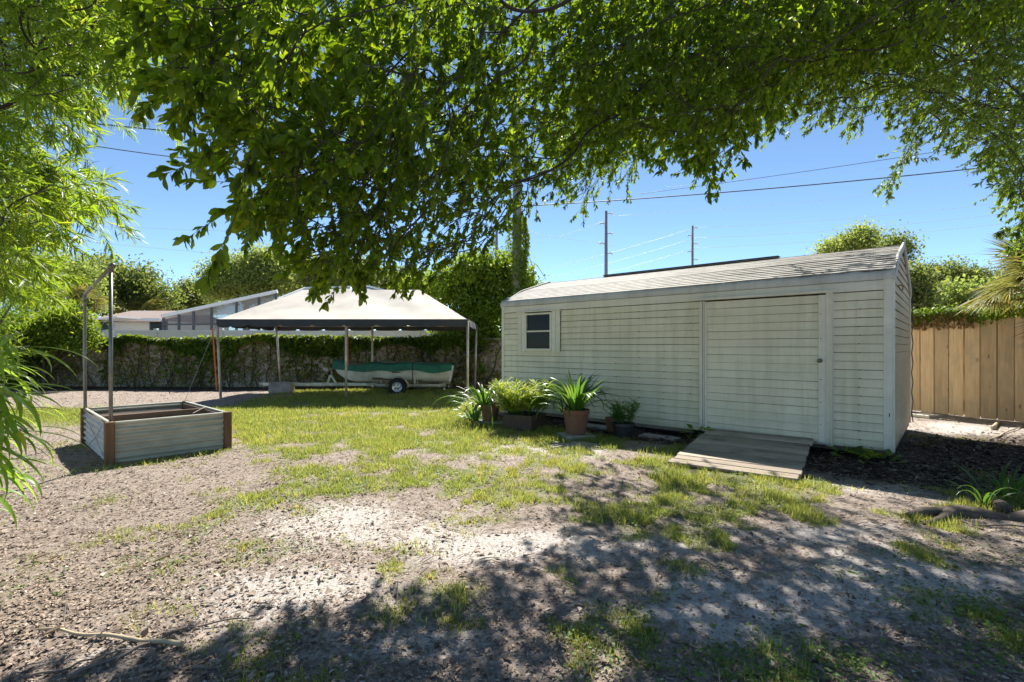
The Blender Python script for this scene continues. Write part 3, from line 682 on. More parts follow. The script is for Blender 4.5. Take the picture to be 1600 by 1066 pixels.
# ================================================================== boat trailer and boat
YB = 13.55
trl = thing('boat_trailer', (-3.0, YB, 0), 'pale boat trailer with a long tongue resting on a block under the canopy', 'trailer')
def X_(px, Y=YB): return (px - CX) / F * Y + 3.0
tz = .27
MB().box(((X_(412) + X_(590)) / 2, 0, tz), (X_(590) - X_(412), .08, .085), bev=.008).build('tongue_beam', M['trailer'], trl)
for sy in (-1, 1):
    MB().tube([(X_(575), sy * .05, tz), (X_(600), sy * .5, tz), (X_(700), sy * .5, tz)], .04, 4).build('side_rail', M['trailer'], trl)
MB().box((X_(590), 0, tz - .0), (.06, 1.0, .06)).build('cross_member', M['trailer'], trl)
MB().box((X_(690), 0, tz - .0), (.06, 1.06, .06)).build('cross_member', M['trailer'], trl)
MB().tube([(X_(632), -.62, .16), (X_(632), .62, .16)], .03, 8).build('axle', M['trailer'], trl)
MB().tube([(X_(412) - .12, 0, tz + .02), (X_(412) + .03, 0, tz + .02)], .03, 8).build('hitch_coupler', M['galv'], trl)
for sy in (-1, 1):
    wh = MB(); T = Matrix.Translation((X_(630), sy * .68, .225 + .03)) @ Matrix.Rotation(R(90) * (1 if sy < 0 else -1), 4, 'X')
    wh.m = T; wh.lathe([(.13, -.06), (.20, -.065), (.232, -.045), (.238, -.02), (.238, .02), (.232, .045), (.20, .065), (.13, .06)], n=28)
    wo = wh.build('wheel', M['rubber'], trl, smooth=True)
    rm = MB(); rm.m = T; rm.lathe([(.0, .045), (.035, .055), (.045, .03), (.09, .02), (.115, .035), (.135, .06), (.142, .058), (.14, -.05)], n=28); rm.build('wheel_rim', M['chrome'], wo, smooth=True)
    for q in range(5):
        a = q * 2 * math.pi / 5; h_ = MB(); h_.m = T; h_.lathe([(0, .035), (.014, .034), (.014, .03)], (.078 * math.cos(a), .078 * math.sin(a), .0), 8); h_.build('rim_hole', M['rubber'], wo)
    def fen(u, v, sy=sy):
        a = math.pi * (.02 + .96 * u); return (X_(630) + .30 * math.cos(a), sy * (.58 + .22 * v), .24 + .28 * math.sin(a))
    MB().grid(fen, 16, 2).build('fender', M['trailer'], trl, smooth=True)
ws = MB(); ws.tube([(X_(512), 0, tz), (X_(518), 0, .62)], .035, 6); ws.tube([(X_(526), 0, tz), (X_(514), 0, .62)], .035, 6)
ws.build('winch_stand', M['trailer'], trl)
MB().box((X_(510), 0, .68), (.14, .12, .10), Matrix.Rotation(R(20), 3, 'Y'), .02).build('winch', M['galv'], trl)
MB().box((X_(516), 0, .58), (.05, .26, .10), bev=.02).build('bow_stop', M['rubber'], trl)
for sy in (-1, 1):
    MB().box((X_(625), sy * .28, .43), (1.35, .07, .06), Matrix.Rotation(R(1.5), 3, 'Y')).build('bunk_board', M['postwood'], trl)
    MB().tube([(X_(600), sy * .28, tz), (X_(600), sy * .28, .42)], .02, 6).build('bunk_bracket', M['galv'], trl)
    MB().tube([(X_(655), sy * .28, tz), (X_(655), sy * .28, .42)], .02, 6).build('bunk_bracket', M['galv'], trl)
    MB().lathe([(0, 0), (.04, .002), (.04, .03), (0, .03)], (X_(697), sy * .45, .17), 10, Matrix.Rotation(R(70), 4, 'Y')).build('tail_light', M['chrome'], trl)
MB().tube([(X_(654), -.56, tz + .05), (X_(654), -.56, .48)], .022, 6).build('guide_post', M['galv'], trl)
boat = thing('rowing_boat', (-3.0, YB, 0), 'small off-white rowing boat resting on the trailer under a green cover', 'boat')
bx0, bx1 = X_(521), X_(706)
def hull(u, v):        # u along, v around from port gunwale to starboard gunwale
    x = bx0 + (bx1 - bx0) * u; wdt = .52 * (max(0.0, math.sin(math.pi * min(1, u * .62 + .02))) ** .75) if u > 0 else 0
    top = .74 + .17 * (1 - u) ** 2.2 + .05 * u ** 3 - .02
    keel = .34 + .26 * max(0, 1 - u / .22) ** 2
    a = math.pi * v; y = -wdt * math.cos(a); s = abs(math.cos(a)) ** 1.5
    z = keel + (top - keel) * (s ** 1.15)
    x2 = x + (.10 * (1 - s) * max(0, 1 - u / .15)) - .05 * u ** 6 * (1 - s); yy = (abs(math.cos(a)) ** .45) * math.copysign(wdt, y) if wdt else 0
    return (x2, yy, z)
hb = MB().grid(hull, 36, 20); n0 = len(hb.v)
hb.add([hull(1, j / 20) for j in range(21)], [tuple(range(21))])
hb.build('hull', M['hull'], boat, smooth=True)
for sy in (0, 1):
    MB().tube([Vector(hull(k / 20, sy)) + Vector((0, 0, .01)) for k in range(1, 21)], .016, 6).build('gunwale', M['postwood'], boat, smooth=True)
MB().box(((bx0 + bx1) / 2 + .2, 0, .62), (.25, .9, .03)).build('seat', M['postwood'], boat)
cover = thing('boat_cover', (-3.0, YB, 0), 'dark green cloth cover draped over the top of the rowing boat', 'boat cover')
def cov(u, v):
    uu = .0 + 1.0 * u; a = Vector(hull(max(.012, uu), 0)); wdt = abs(a.y) + .035; s = v * 2 - 1
    top = a.z + .03 + .05 * math.exp(-((u - .40) / .10) ** 2) + .09 * math.exp(-((u - .66) / .12) ** 2) - .035 * math.exp(-((u - .22) / .1) ** 2) + .05 * u ** 6
    if abs(s) > .62:
        k = (abs(s) - .62) / .38; z = top - .0 - (.17 + .02 * math.sin(u * 23)) * k - .02; y = math.copysign(wdt + .015 * k, s)
    else: z = top + .035 * (1 - (s / .62) ** 2) * (1 + .6 * math.sin(u * 17)); y = s / .62 * wdt
    return (a.x - .03 + (.09 * u ** 8), y, z)
MB().grid(cov, 60, 26).build('cover_cloth', M['greencover'], cover, smooth=True)
def cov2(u, v):
    p = Vector(cov(.26 + .30 * u, .24 + .5 * v)); p.z += .02; return p
MB().grid(cov2, 20, 12).build('cover_patch', M['netcover'], cover, smooth=True)
MB().tube([Vector(cov(.71, k / 26)) + Vector((0, 0, .005)) for k in range(0, 27)] + [Vector((cov(.71, 1)[0], cov(.71, 1)[1], .30))], .012, 5).build('cover_strap', M['rubber'], cover)
MB().tube([Vector((cov(.71, 0)[0], cov(.71, 0)[1] - .01, .30)), Vector(cov(.71, 0))], .012, 5).build('cover_strap', M['rubber'], cover)
cb = MB().box((0, 0, .15), (.58, .36, .31), bev=.02).build('concrete_block', M['concrete'], None, loc=((439 - CX) / F * 13.4, 13.45, gz(-6.2, 13.4) - .02), rot=(0, 0, .1))
tag(cb, 'rough pale concrete block holding up the trailer tongue', 'concrete block')

# ================================================================== concrete wall at the back
WY = 16.0
wall = thing('concrete_wall', (-10, WY, 0), 'low stained concrete panel wall overgrown by vines behind the tent', 'wall')
m = N('stained_concrete_wall'); c = m.n('ShaderNodeTexCoord').outputs['Object']
f1 = m.noise(c, 2.2, 7, .7); f2 = m.noise(c, 9, 6, .7)
col = m.ramp(f1, [(.3, (.24, .20, .15)), (.55, (.44, .385, .30)), (.75, (.56, .51, .42))])
col = m.mix(m.ramp(f2, [(.45, 0), (.62, .75)]), col, (.13, .10, .07))
vz = m.n('ShaderNodeTexVoronoi'); vz.feature = 'DISTANCE_TO_EDGE'; m.l(c, vz.inputs['Vector']); vz.inputs['Scale'].default_value = 5
col = m.mix(m.ramp(vz.outputs['Distance'], [(.02, .6), (.06, 0)]), col, (.08, .06, .04))
m.bsdf(col, .95, 0, m.bump(f2, .5, .02), .2); M['wallc'] = m.m
for k in range(13):
    x = -13 + k * 1.85
    MB().box((x, 0, .78), (1.84, .06, 1.60), bev=.005).build('wall_panel', M['wallc'], wall)
    MB().box((x + .925, -.02, .80), (.12, .10, 1.66), bev=.005).build('wall_post', M['wallc'], wall)
# white vinyl fence beyond it
vf = thing('vinyl_fence', (-8, 18.0, 0), 'plain white vinyl fence standing behind the vine covered wall', 'fence')
for k in range(9):
    x = -11 + k * 2.4
    MB().box((x, 0, 1.0), (2.28, .04, 1.76)).build('fence_panel', M['vinyl'], vf)
    MB().box((x, -.01, 1.86), (2.28, .055, .09), bev=.006).build('top_rail', M['vinyl'], vf)
    MB().box((x, -.01, 1.55), (2.28, .055, .05), bev=.006).build('mid_rail', M['vinyl'], vf)
    MB().box((x + 1.2, 0, .98), (.12, .12, 1.96), bev=.008).build('fence_post', M['vinyl'], vf)

# ================================================================== neighbour's house and pool screen
HY = 30.0
hs = thing('neighbour_house', at(200, 542, HY) - Vector((0, 0, CH)), 'low pale bungalow with a brown shingle roof beyond the white fence', 'house')
hx = lambda px: (px - 200) / F * HY
hz = lambda py: CH + (CY - py) / F * HY
MB().box((hx(200), 3.5, hz(502) / 2), (hx(256) - hx(140), 6.5, hz(502)), bev=.0).build('house_wall', M['housewall'], hs)
rf = MB(); zt, zb = hz(487), hz(500)
rf.prism([(-.1, zb - .12), (-.1, zb), (3.4, zt + .3), (7.2, zb), (7.2, zb - .12)], hx(138), hx(257), 0); rf.build('roof', M['shingle'], hs)
MB().box((hx(228), -.3, hz(500)), (hx(256) - hx(200), .12, .18)).build('fascia', M['whitealu'], hs)
MB().box((hx(212), -1.2, hz(500)), (1.2, 1.9, .08), Matrix.Rotation(R(-6), 3, 'Y')).build('porch_roof', M['whitealu'], hs)
wn = MB().box((hx(163), .22, hz(511)), (.9, .06, .7)).build('window', M['whitealu'], hs)
MB().box((hx(163), .18, hz(511)), (.78, .03, .6)).build('pane', M['glass'], wn)
wn = MB().box((hx(244), .22, hz(509)), (1.1, .06, .8)).build('window', M['darkalu'], hs)
MB().box((hx(244), .18, hz(509)), (.95, .03, .62)).build('pane', M['glass'], wn)
SY = 25.0
scn = thing('pool_screen_enclosure', at(340, 542, SY) - Vector((0, 0, CH)), 'dark framed mesh pool enclosure with a sloping white gutter edge', 'screen enclosure')
sx = lambda px: (px - 340) / F * SY
szz = lambda py: CH + (CY - py) / F * SY
def topy(px): return 494 + (px - 256) * (456 - 494) / (432 - 256)
xs = [256, 280, 303, 331, 370, 405, 432]
for a, b in zip(xs[:-1], xs[1:]):
    MB().add([(sx(a), 0, 0), (sx(b), 0, 0), (sx(b), 0, szz(topy(b)) - .08), (sx(a), 0, szz(topy(a)) - .08)], [(0, 1, 2, 3)]).build('mesh_panel', M['screen'], scn)
for a in xs:
    MB().box((sx(a), -.03, szz(topy(a)) / 2 - .05), (.10, .07, szz(topy(a)) - .1)).build('frame_post', M['darkalu'], scn)
for py in (507, 520):
    MB().box(((sx(256) + sx(432)) / 2, -.04, szz(py)), (sx(432) - sx(256), .06, .08)).build('frame_rail', M['darkalu'], scn)
a = Vector((sx(254), -.05, szz(topy(254)))); b = Vector((sx(434), -.05, szz(topy(434)))); d = b - a
MB().box((a + b) / 2, (d.length, .16, .16), Matrix.Rotation(-math.atan2(d.z, d.x), 3, 'Y')).build('gutter', M['whitealu'], scn)
# sloping roof mesh and raised hipped top
def T(px, py, y): return Vector((sx(px), y, szz(py)))
MB().add([T(256, 494, 0), T(400, 463, 0), T(415, 458, 6), T(300, 478, 6)], [(0, 1, 2, 3)]).build('roof_panel', M['palescreen'], scn)
MB().add([T(425, 470, .2), T(452, 443, 2), T(560, 440, 2), T(660, 470, .2)], [(0, 1, 2, 3)]).build('roof_panel', M['palescreen'], scn)
MB().add([T(425, 470, .2), T(452, 443, 2), T(458, 446, 6), T(420, 468, 7)], [(0, 1, 2, 3)]).build('roof_panel', M['palescreen'], scn)
fr = MB(); fr.tube([T(425, 470, .1), T(452, 443, 1.9), T(560, 440, 1.9), T(660, 470, .1)], .05, 6); fr.tube([T(425, 470, .1), T(660, 470, .1)], .05, 6)
fr.build('roof_frame', M['whitealu'], scn)
for (p, q) in (((480, 470), (487, 442)), ((540, 470), (530, 441))):
    MB().tube([T(*p, .1), T(*q, 1.9)], .04, 6).build('roof_rib', M['whitealu'], scn)

# ================================================================== wooden fence on the right
F0 = Vector((8.15, 10.0, 0)); FD = Vector((.42, -.9075, 0)); FN = Vector((-.9075, -.42, 0))
wf = thing('wooden_fence', F0, 'tan vertical board fence right of the shed with vines over its top', 'fence', rz=math.atan2(FD.y, FD.x))
BWD = .235; rs = random.Random(9)
for k in range(-9, 27):
    xo = k * BWD; off = .018 if k % 4 == 3 else 0.0
    o = MB().box((0, 0, .96), (BWD - .016, .02, 1.90 + rs.uniform(-.012, .012)), bev=.006).build('fence_board', M['fencewood'], wf)
    o.location = (xo, -off + rs.uniform(-.003, .003), gz(F0.x + FD.x * xo, F0.y + FD.y * xo) + rs.uniform(-.01, .01)); o.rotation_euler = (0, R(rs.uniform(-.12, .12)), R(rs.uniform(-1, 1)))
for k in range(-9, 27):
    MB().box((0, 0, .95), (.09, .016, 1.86)).build('fence_board', M['fencewood'], wf).location = ((k + .5) * BWD, .022, 0)
for z in (.35, 1.0, 1.65):
    MB().box((2.0, .052, z), (8.6, .04, .09)).build('fence_rail', M['fencewood'], wf)
for k in range(-1, 4):
    MB().box((k * 2.3 + .3, .10, .95), (.09, .09, 1.9)).build('fence_post', M['fencewood'], wf)

# ================================================================== utility poles and wires
def upole(px, ptop, Y, rad, label, arms, knobs=4):
    x = (px - CX) / F * Y; zt = CH + (CY - ptop) / F * Y
    t = thing('utility_pole', (x, Y, 0), label, 'utility pole')
    MB().tube([(0, 0, -.2), (0, 0, zt * .5), (0, 0, zt)], [rad, rad * .85, rad * .7], 10).build('pole_shaft', M['polem'], t, smooth=True)
    for k in range(arms):
        z = zt - .4 - k * 1.25; sd_ = -1 if k % 2 else 1
        MB().tube([(0, 0, z), (sd_ * .75, 0, z + .18)], .06, 6).build('bracket_arm', M['polem'], t)
        MB().lathe([(.05, -.2), (.13, -.15), (.06, -.1), (.13, -.02), (.06, .04), (.13, .1), (.0, .15)], (sd_ * .75, 0, z + .1), 8).build('insulator', M['whitealu'], t)
    return t
upole(947, 330, 62, .26, 'tall grey utility pole with small side brackets, rising above the middle of the shed roof', 5)
upole(1082, 353, 78, .24, 'thinner grey utility pole with paired insulators, above the roof near the sliding door', 6)
upole(776, 352, 42, .17, 'slim brown utility pole half hidden behind the leafy vine thicket', 1)
def wire(p0, p1, Y0, Y1, rad, sagm, mat, label):
    a = at(p0[0], p0[1], Y0); b = at(p1[0], p1[1], Y1); mid = (a + b) / 2; n = 16
    t = MB().tube([a.lerp(b, k / n) - mid - Vector((0, 0, sagm * 4 * (k / n) * (1 - k / n))) for k in range(n + 1)], rad, 5).build('utility_wire', mat, None, smooth=True)
    t.location = mid; tag(t, label, 'utility wire', 'utility wires crossing the sky'); return t
wire((820, 322), (1680, 246), 15, 13, .016, .12, M['wirem'], 'thick black cable, the darkest line crossing the sky above the shed')
wire((1000, 303), (1720, 196), 24, 19, .012, .1, M['wirem'], 'thin dark cable just above the thick black one over the shed')
wire((1040, 292), (1720, 226), 60, 60, 0.0124, .3, M['wirew'], 'faint pale wire between the two dark cables above the shed')
wire((947, 338), (1700, 266), 62, 60, 0.0161, .6, M['wirew'], 'highest pale wire strung from the top of the taller utility pole')
wire((1085, 356), (1700, 300), 78, 62, 0.0211, .7, M['wirew'], 'pale wire leaving the top of the thinner utility pole to the right')
wire((1085, 372), (1700, 318), 78, 62, 0.0211, .7, M['wirew'], 'second pale wire down from the thinner utility pole to the right')
wire((1085, 388), (1700, 334), 78, 62, 0.0211, .6, M['wirew'], 'lowest pale wire from the thinner utility pole to the right')
wire((1085, 356), (760, 440), 78, 90, 0.0223, .6, M['wirew'], 'pale wire falling leftwards from the top of the thinner utility pole')
wire((1085, 372), (760, 455), 78, 90, 0.0223, .6, M['wirew'], 'middle pale wire falling leftwards behind the taller utility pole')
wire((1085, 388), (760, 468), 78, 90, 0.0223, .6, M['wirew'], 'lowest pale wire falling leftwards behind the taller utility pole')
wire((947, 345), (760, 400), 62, 70, 0.0186, .3, M['wirew'], 'pale wire running from the taller pole down towards the vine covered pole')
wire((770, 350), (960, 384), 60, 66, 0.0186, .2, M['wirew'], 'pale wire crossing the others left of the taller utility pole')
wire((1405, 404), (1700, 380), 60, 60, 0.0186, .2, M['wirew'], 'pale wire just above the right end of the shed roof')
wire((-60, 168), (560, 224), 13, 18, .018, .15, M['wirem'], 'upper dark cable between the bamboo and the oak leaves')
wire((-60, 190), (560, 262), 13, 19, .014, .35, M['wirem'], 'sagging dark cable below the upper one beside the bamboo')
wire((60, 348), (560, 366), 50, 60, 0.0174, .2, M['wirew'], 'upper of two faint wires low over the far left trees')
wire((60, 370), (560, 412), 50, 60, 0.0174, .2, M['wirew'], 'lower of two faint wires low over the far left trees')
# ================================================================== leaves
def tpl_leaf(w, kind='obovate', fold=.18, curl=.15, n=4):
    """unit-length leaf on +y, quads either side of a folded midrib"""
    ys = np.linspace(0, 1, n + 1); v = []; f = []
    for k, y in enumerate(ys):
        if kind == 'obovate': h = w * .5 * (math.sin(math.pi * min(1, y ** 1.5)) ** .7 if 0 < y < 1 else 0)
        elif kind == 'lance': h = w * .5 * (math.sin(math.pi * y ** .7) ** .9 if 0 < y < 1 else 0)
        elif kind == 'strap': h = w * .5 * (1 - y ** 3) if y < 1 else 0
        else: h = w * .5 * (math.sin(math.pi * y ** .85) ** .6 if 0 < y < 1 else 0)
        h = max(h, w * .03); z = -curl * y * y
        v += [(-h, y, z + fold * h), (0, y, z), (h, y, z + fold * h)]
    for k in range(n):
        a = k * 3; f += [(a, a + 1, a + 4, a + 3), (a + 1, a + 2, a + 5, a + 4)]
    return (v, f)
T_OAK = tpl_leaf(.42, 'obovate', .35, .2, 5)
T_OAK_LO = tpl_leaf(.42, 'obovate', .35, .2, 3)
T_OAKS = tpl_leaf(.36, 'round', .3, .15, 2)
T_LANCE = tpl_leaf(.125, 'lance', .4, .35, 4)
T_LANCE_LO = tpl_leaf(.125, 'lance', .4, .35, 2)
T_OVAL = tpl_leaf(.62, 'round', .3, .15, 2)
T_QUAD = ([(-.36, 0, 0), (0, -.0, .06), (.36, .35, 0), (.0, 1, .0), (-.36, .6, -.04)], [(0, 1, 2), (0, 2, 3), (0, 3, 4)])
T_QUAD = ([(0, 0, 0), (.34, .42, .08), (0, 1, -.1), (-.34, .42, .08)], [(0, 1, 2, 3)])

def shell_leaves(blobs, n, size, tpl, mat, name, parent, base, up=.5, fill=.35, lumps=7, droop=0.0):
    """leaf clumps through the outer volume of a crown made of ellipsoids"""
    B = np.array(blobs, float); vol = np.prod(B[:, 3:6], 1) ** (2 / 3); pick = rng.choice(len(B), n // 14, p=vol / vol.sum())
    d = rdir(len(pick)); rad = 1 - fill * rng.random(len(pick)) ** 1.6
    lum = 1 + .22 * np.sin(d[:, 0] * lumps + pick * 2.1) * np.sin(d[:, 1] * lumps + 1.3 * pick) + .12 * np.sin(d[:, 2] * lumps * 1.7 + pick)
    C = B[pick, :3] + d * np.maximum(B[pick, 3:6] - size * 1.4, B[pick, 3:6] * .35) * (rad * lum)[:, None]
    keep = C[:, 2] > .02; C = C[keep]; d = d[keep]; m_ = 14
    cs = size * 2.4 if size > .1 and tpl is T_QUAD else size * 1.6
    P = np.repeat(C, m_, 0) + rng.normal(size=(len(C) * m_, 3)) * cs
    A_ = nrm(np.repeat(d, m_, 0) * .6 + rdir(len(P)) * .9 + np.array([0, 0, -droop])); Nn = nrm(rdir(len(P)) * .8 + np.array([0, 0, up]))
    S = size * rng.uniform(.6, 1.3, len(P)); r = np.clip(np.repeat(rng.random(len(C)), m_) * .6 + rng.random(len(P)) * .4, 0, .99)
    me = scatter(name, tpl, P, A_, Nn, S, mat, r)
    o = link(bpy.data.objects.new(name, me), parent); o['kind'] = 'stuff'; return o
def tree(name, px, Y, label, cat, blobs, n, size, tpl, mat, trunk=.2, group=None, lumps=7, X=None, trunk_lean=(0, 0), fill=.35):
    x = (px - CX) / F * Y if X is None else X
    b = (x, Y, gz(x, Y) if Y < 30 else 0); t = thing(name, b, label, cat, group)
    mb = MB(); zc = min(q[2] for q in blobs); r_ = random.Random(len(label)); sub_ = []
    for q in blobs:
        for _ in range(5):
            d = Vector((r_.gauss(0, 1), r_.gauss(0, 1), abs(r_.gauss(0, .9)))).normalized(); k = r_.uniform(.28, .5)
            sub_.append((q[0] + d.x * q[3] * .85, q[1] + d.y * q[4] * .85, q[2] + d.z * q[5] * .85, q[3] * k, q[4] * k, q[5] * k * 1.1))
    mb.tube([(0, 0, -.2), (trunk_lean[0] * .5, trunk_lean[1] * .5, zc * .5), (trunk_lean[0], trunk_lean[1], zc)], [trunk, trunk * .8, trunk * .6], 8)
    for q in blobs:
        s = Vector((trunk_lean[0], trunk_lean[1], zc * .8)); e = Vector(q[:3]) + Vector((0, 0, q[5] * .3)); md = s.lerp(e, .5) + Vector((random.uniform(-.1, .1), random.uniform(-.1, .1), .1)) * zc * .3
        mb.tube([s, md, e], [trunk * .5, trunk * .3, trunk * .12], 6)
    mb.build('trunk', M['bark'], t, smooth=True)
    blobs = [(*q[:3], q[3] * .85, q[4] * .85, q[5] * .85) for q in blobs] + sub_
    shell_leaves(blobs, n, size, tpl, mat, 'crown', t, b, lumps=lumps, fill=fill)
    return t
def blob(px, py, Y, rpx, rpy, cx_px, dy=0.0, rd=None):
    """ellipsoid for a crown, sizes in photo pixels at depth Y, relative to a trunk standing at pixel column cx_px"""
    return ((px - cx_px) / F * Y, dy, CH + (CY - py) / F * Y, rpx / F * Y, (rd if rd else (rpx + rpy) / 2 / F * Y), rpy / F * Y)

GT = 'trees beyond the far fence'
Y = 46
tree('shade_tree', 200, Y, 'broad rounded tree behind the bungalow, just right of the pipe frame', 'tree',
     [blob(160, 440, Y, 42, 30, 200), blob(205, 448, Y, 36, 26, 200), blob(235, 468, Y, 34, 20, 200), blob(180, 475, Y, 50, 24, 200), blob(120, 455, Y, 32, 30, 200)], 28800, 0.264, T_QUAD, M['treeleaf'], .35, GT)
tree('shade_tree', 80, 38, 'pale green tree far left, seen through the bamboo above the wall', 'tree',
     [blob(60, 440, 38, 50, 35, 80), blob(110, 435, 38, 45, 32, 80), blob(20, 430, 38, 50, 40, 80), blob(90, 475, 38, 60, 25, 80)], 28800, 0.216, T_QUAD, M['treeleaf2'], .3, GT)
tree('shade_tree', 300, 55, 'small tree with a ragged top between the bungalow and the larger tree', 'tree',
     [blob(300, 462, 55, 14, 17, 300), blob(285, 478, 55, 20, 12, 300), blob(318, 474, 55, 20, 14, 300), blob(262, 486, 55, 14, 9, 300)], 14400, 0.240, T_QUAD, M['treeleaf'], .25, GT)
Y = 48
tree('shade_tree', 385, Y, 'large pale tree with open branches behind the pool enclosure', 'tree',
     [blob(395, 412, Y, 32, 16, 385), blob(350, 432, Y, 30, 17, 385), blob(430, 428, Y, 40, 22, 385), blob(395, 450, Y, 50, 20, 385), blob(345, 455, Y, 22, 14, 385), blob(470, 445, Y, 40, 25, 385)], 38400, 0.240, T_QUAD, M['treeleaf2'], .4, GT, 11)
tree('shade_tree', 560, 42, 'dark tree mostly hidden by hanging oak leaves behind the tent', 'tree',
     [blob(530, 440, 42, 60, 30, 560), blob(600, 450, 42, 60, 28, 560), blob(660, 460, 42, 40, 22, 560)], 25600, 0.240, T_QUAD, M['treeleaf'], .35, GT)
tree('shade_tree', 1335, 24, 'small tree with reddish new leaves peeking over the shed ridge', 'tree',
     [blob(1335, 384, 24, 30, 14, 1335), blob(1340, 374, 24, 16, 12, 1335), blob(1300, 394, 24, 20, 8, 1335), blob(1375, 392, 24, 18, 9, 1335)], 11200, 0.115, T_QUAD, M['treeleaf2'], .16, GT)
tree('shade_tree', 1405, 20, 'thin dark sprig of a tree just behind the shed gable end', 'tree',
     [blob(1402, 386, 20, 14, 9, 1405), blob(1412, 402, 20, 8, 10, 1405)], 2880, 0.106, T_QUAD, M['treeleaf'], .08, GT)
tree('shade_tree', 1480, 34, 'round dark green tree beyond the wooden fence, under the wires', 'tree',
     [blob(1468, 432, 34, 30, 14, 1480), blob(1500, 440, 34, 26, 12, 1480), blob(1440, 446, 34, 30, 14, 1480), blob(1540, 450, 34, 40, 14, 1480)], 19200, 0.163, T_QUAD, M['treeleaf'], .25, GT)
tree('leafy_shrub', 1440, 15, 'glossy green shrub beyond the fence right beside the shed gable', 'shrub',
     [blob(1432, 450, 15, 18, 30, 1440), blob(1440, 480, 15, 22, 30, 1440)], 3500, .12, T_OVAL, M['treeleaf'], .06, None, 9)
tree('leafy_shrub', 1510, 16, 'bright yellow green shrub mass just over the wooden fence', 'shrub',
     [blob(1480, 474, 16, 40, 22, 1510), blob(1530, 470, 16, 40, 24, 1510), blob(1590, 478, 16, 40, 30, 1510), blob(1500, 490, 16, 60, 22, 1510)], 11000, .13, T_OVAL, M['treeleaf2'], .08, None, 11)
# thicket of vines behind tent and shed
Y = 17.0
tree('vine_thicket', 745, Y, 'tall dark green thicket of vines between the tent and the shed', 'thicket',
     [blob(740, 430, Y, 42, 38, 745), blob(700, 455, Y, 42, 34, 745), blob(780, 450, Y, 46, 46, 745), blob(745, 500, Y, 50, 42, 745, -.3),
      blob(700, 510, Y, 30, 24, 745), blob(765, 545, Y, 30, 36, 745, -.5), blob(765, 585, Y, 24, 30, 745, -.4), blob(822, 455, Y, 20, 34, 745), blob(650, 470, Y, 32, 24, 745)], 38000, .12, T_OVAL, M['vineleaf'], .12, None, 13)
t = tree('ivy_bush', 70, 15.0, 'glossy green bush piled on top of the wall at far left', 'bush',
     [blob(110, 512, 15, 34, 28, 70), blob(60, 525, 15, 36, 30, 70), blob(20, 540, 15, 34, 44, 70), blob(135, 535, 15, 12, 20, 70), blob(15, 580, 15, 22, 28, 70)], 15000, .11, T_OVAL, M['vineleaf'], .07, None, 11)
tree('bamboo_thicket', -40, 12.0, 'yellow green bamboo thicket in the distance behind the left bamboo', 'bamboo',
     [blob(-20, 470, 12, 50, 60, -40), blob(40, 455, 12, 36, 45, -40), blob(-60, 400, 12, 60, 60, -40), blob(-60, 560, 12, 50, 50, -40)], 12000, .16, T_LANCE_LO, M['bambooleaf'], .08, None, 9)
# vine covered pole
vp = thing('vine_covered_pole', at(808, 542, 16.2) - Vector((0, 0, CH)), 'thick wooden pole wrapped in vines, just left of the shed roof', 'pole')
MB().tube([(0, 0, -.2), (0, 0, 5), (.0, 0, 9.5)], [.16, .15, .13], 12).build('pole_shaft', M['polem'], vp, smooth=True)
n = 5200; zz = rng.uniform(.3, 5.6, n); a = rng.uniform(0, 2 * np.pi, n); rr_ = .18 + rng.random(n) * .10 * (1 + .7 * np.sin(zz * 3)) + .05
a = np.where(rng.random(n) < .6, rng.normal(0, .9, n), a)
P = np.stack([np.cos(a) * rr_, np.sin(a) * rr_, zz], -1); dd = np.stack([np.cos(a), np.sin(a), a * 0], -1)
o = link(bpy.data.objects.new('vine', scatter('vine', T_OVAL, P, nrm(dd * .4 + np.array([0, 0, -.8]) + rdir(n) * .6), nrm(dd + rdir(n) * .5), rng.uniform(.07, .13, n), M['vineleaf'])), vp); o['kind'] = 'stuff'
for (px, py, l) in ((822, 395, 1), (832, 410, 1), (790, 385, -1)):
    e = at(px, py, 16.2) - Vector(vp.location)
    MB().tube([(0, 0, e.z - .6), (e.x * .6, 0, e.z + .15), (e.x * 1.3, 0, e.z - .1), (e.x * 1.9, .1, e.z - .55)], .008, 5).build('vine_stem', M['twig'], vp)

# vines over the concrete wall
def vines(name, label, n, fx, size, mat, loc, cat='vine'):
    P, A_, Nn = fx(n); o = link(bpy.data.objects.new(name, scatter(name, T_OVAL, P - np.array(loc), A_, Nn, size * rng.uniform(.6, 1.4, n), mat, np.clip(fbm(P[:, 0] * 2, P[:, 2] * 4, 5) * .8 + rng.random(n) * .3, 0, .99))))
    o.location = loc; tag(o, label, cat, kind='stuff'); return o
def wallv(n):
    x = rng.uniform(-17.2, -.9, n); top = 1.62 + .14 * (fbm(x * .9, x * 0, 2) - .5) * 2
    low = fbm(x * .6, x * 0 + 9, 7); drop = (.12 + .75 * sstep(.3, .75, low)) * rng.random(n) ** 1.3 + (rng.random(n) < .14 * sstep(.3, .6, low)) * rng.random(n) * 1.1
    z = top - drop; y = WY - .08 - rng.random(n) * .22 * (1 - .6 * drop) + (rng.random(n) < .25) * .25
    return np.stack([x, y, z], -1), nrm(rdir(n) * .7 + np.array([0, -.5, -.5])), nrm(rdir(n) * .6 + np.array([0, -.6, .6]))
vines('wall_vine', 'leafy green vine growing thick along the top of the concrete wall', 34000, wallv, .11, M['vineleaf'], (-9, WY, 0))
def wallv2(n):
    x = rng.uniform(-17.2, -.5, n); z = rng.random(n) ** .8 * 1.55; k = fbm(x * 1.4, z * 1.2, 12); s = k > .42
    return np.stack([x, WY - .06 - rng.random(n) * .1, np.where(s, z, 1.5)], -1), nrm(rdir(n) + np.array([0, -.2, -.5])), nrm(rdir(n) * .5 + np.array([0, -1, .3]))
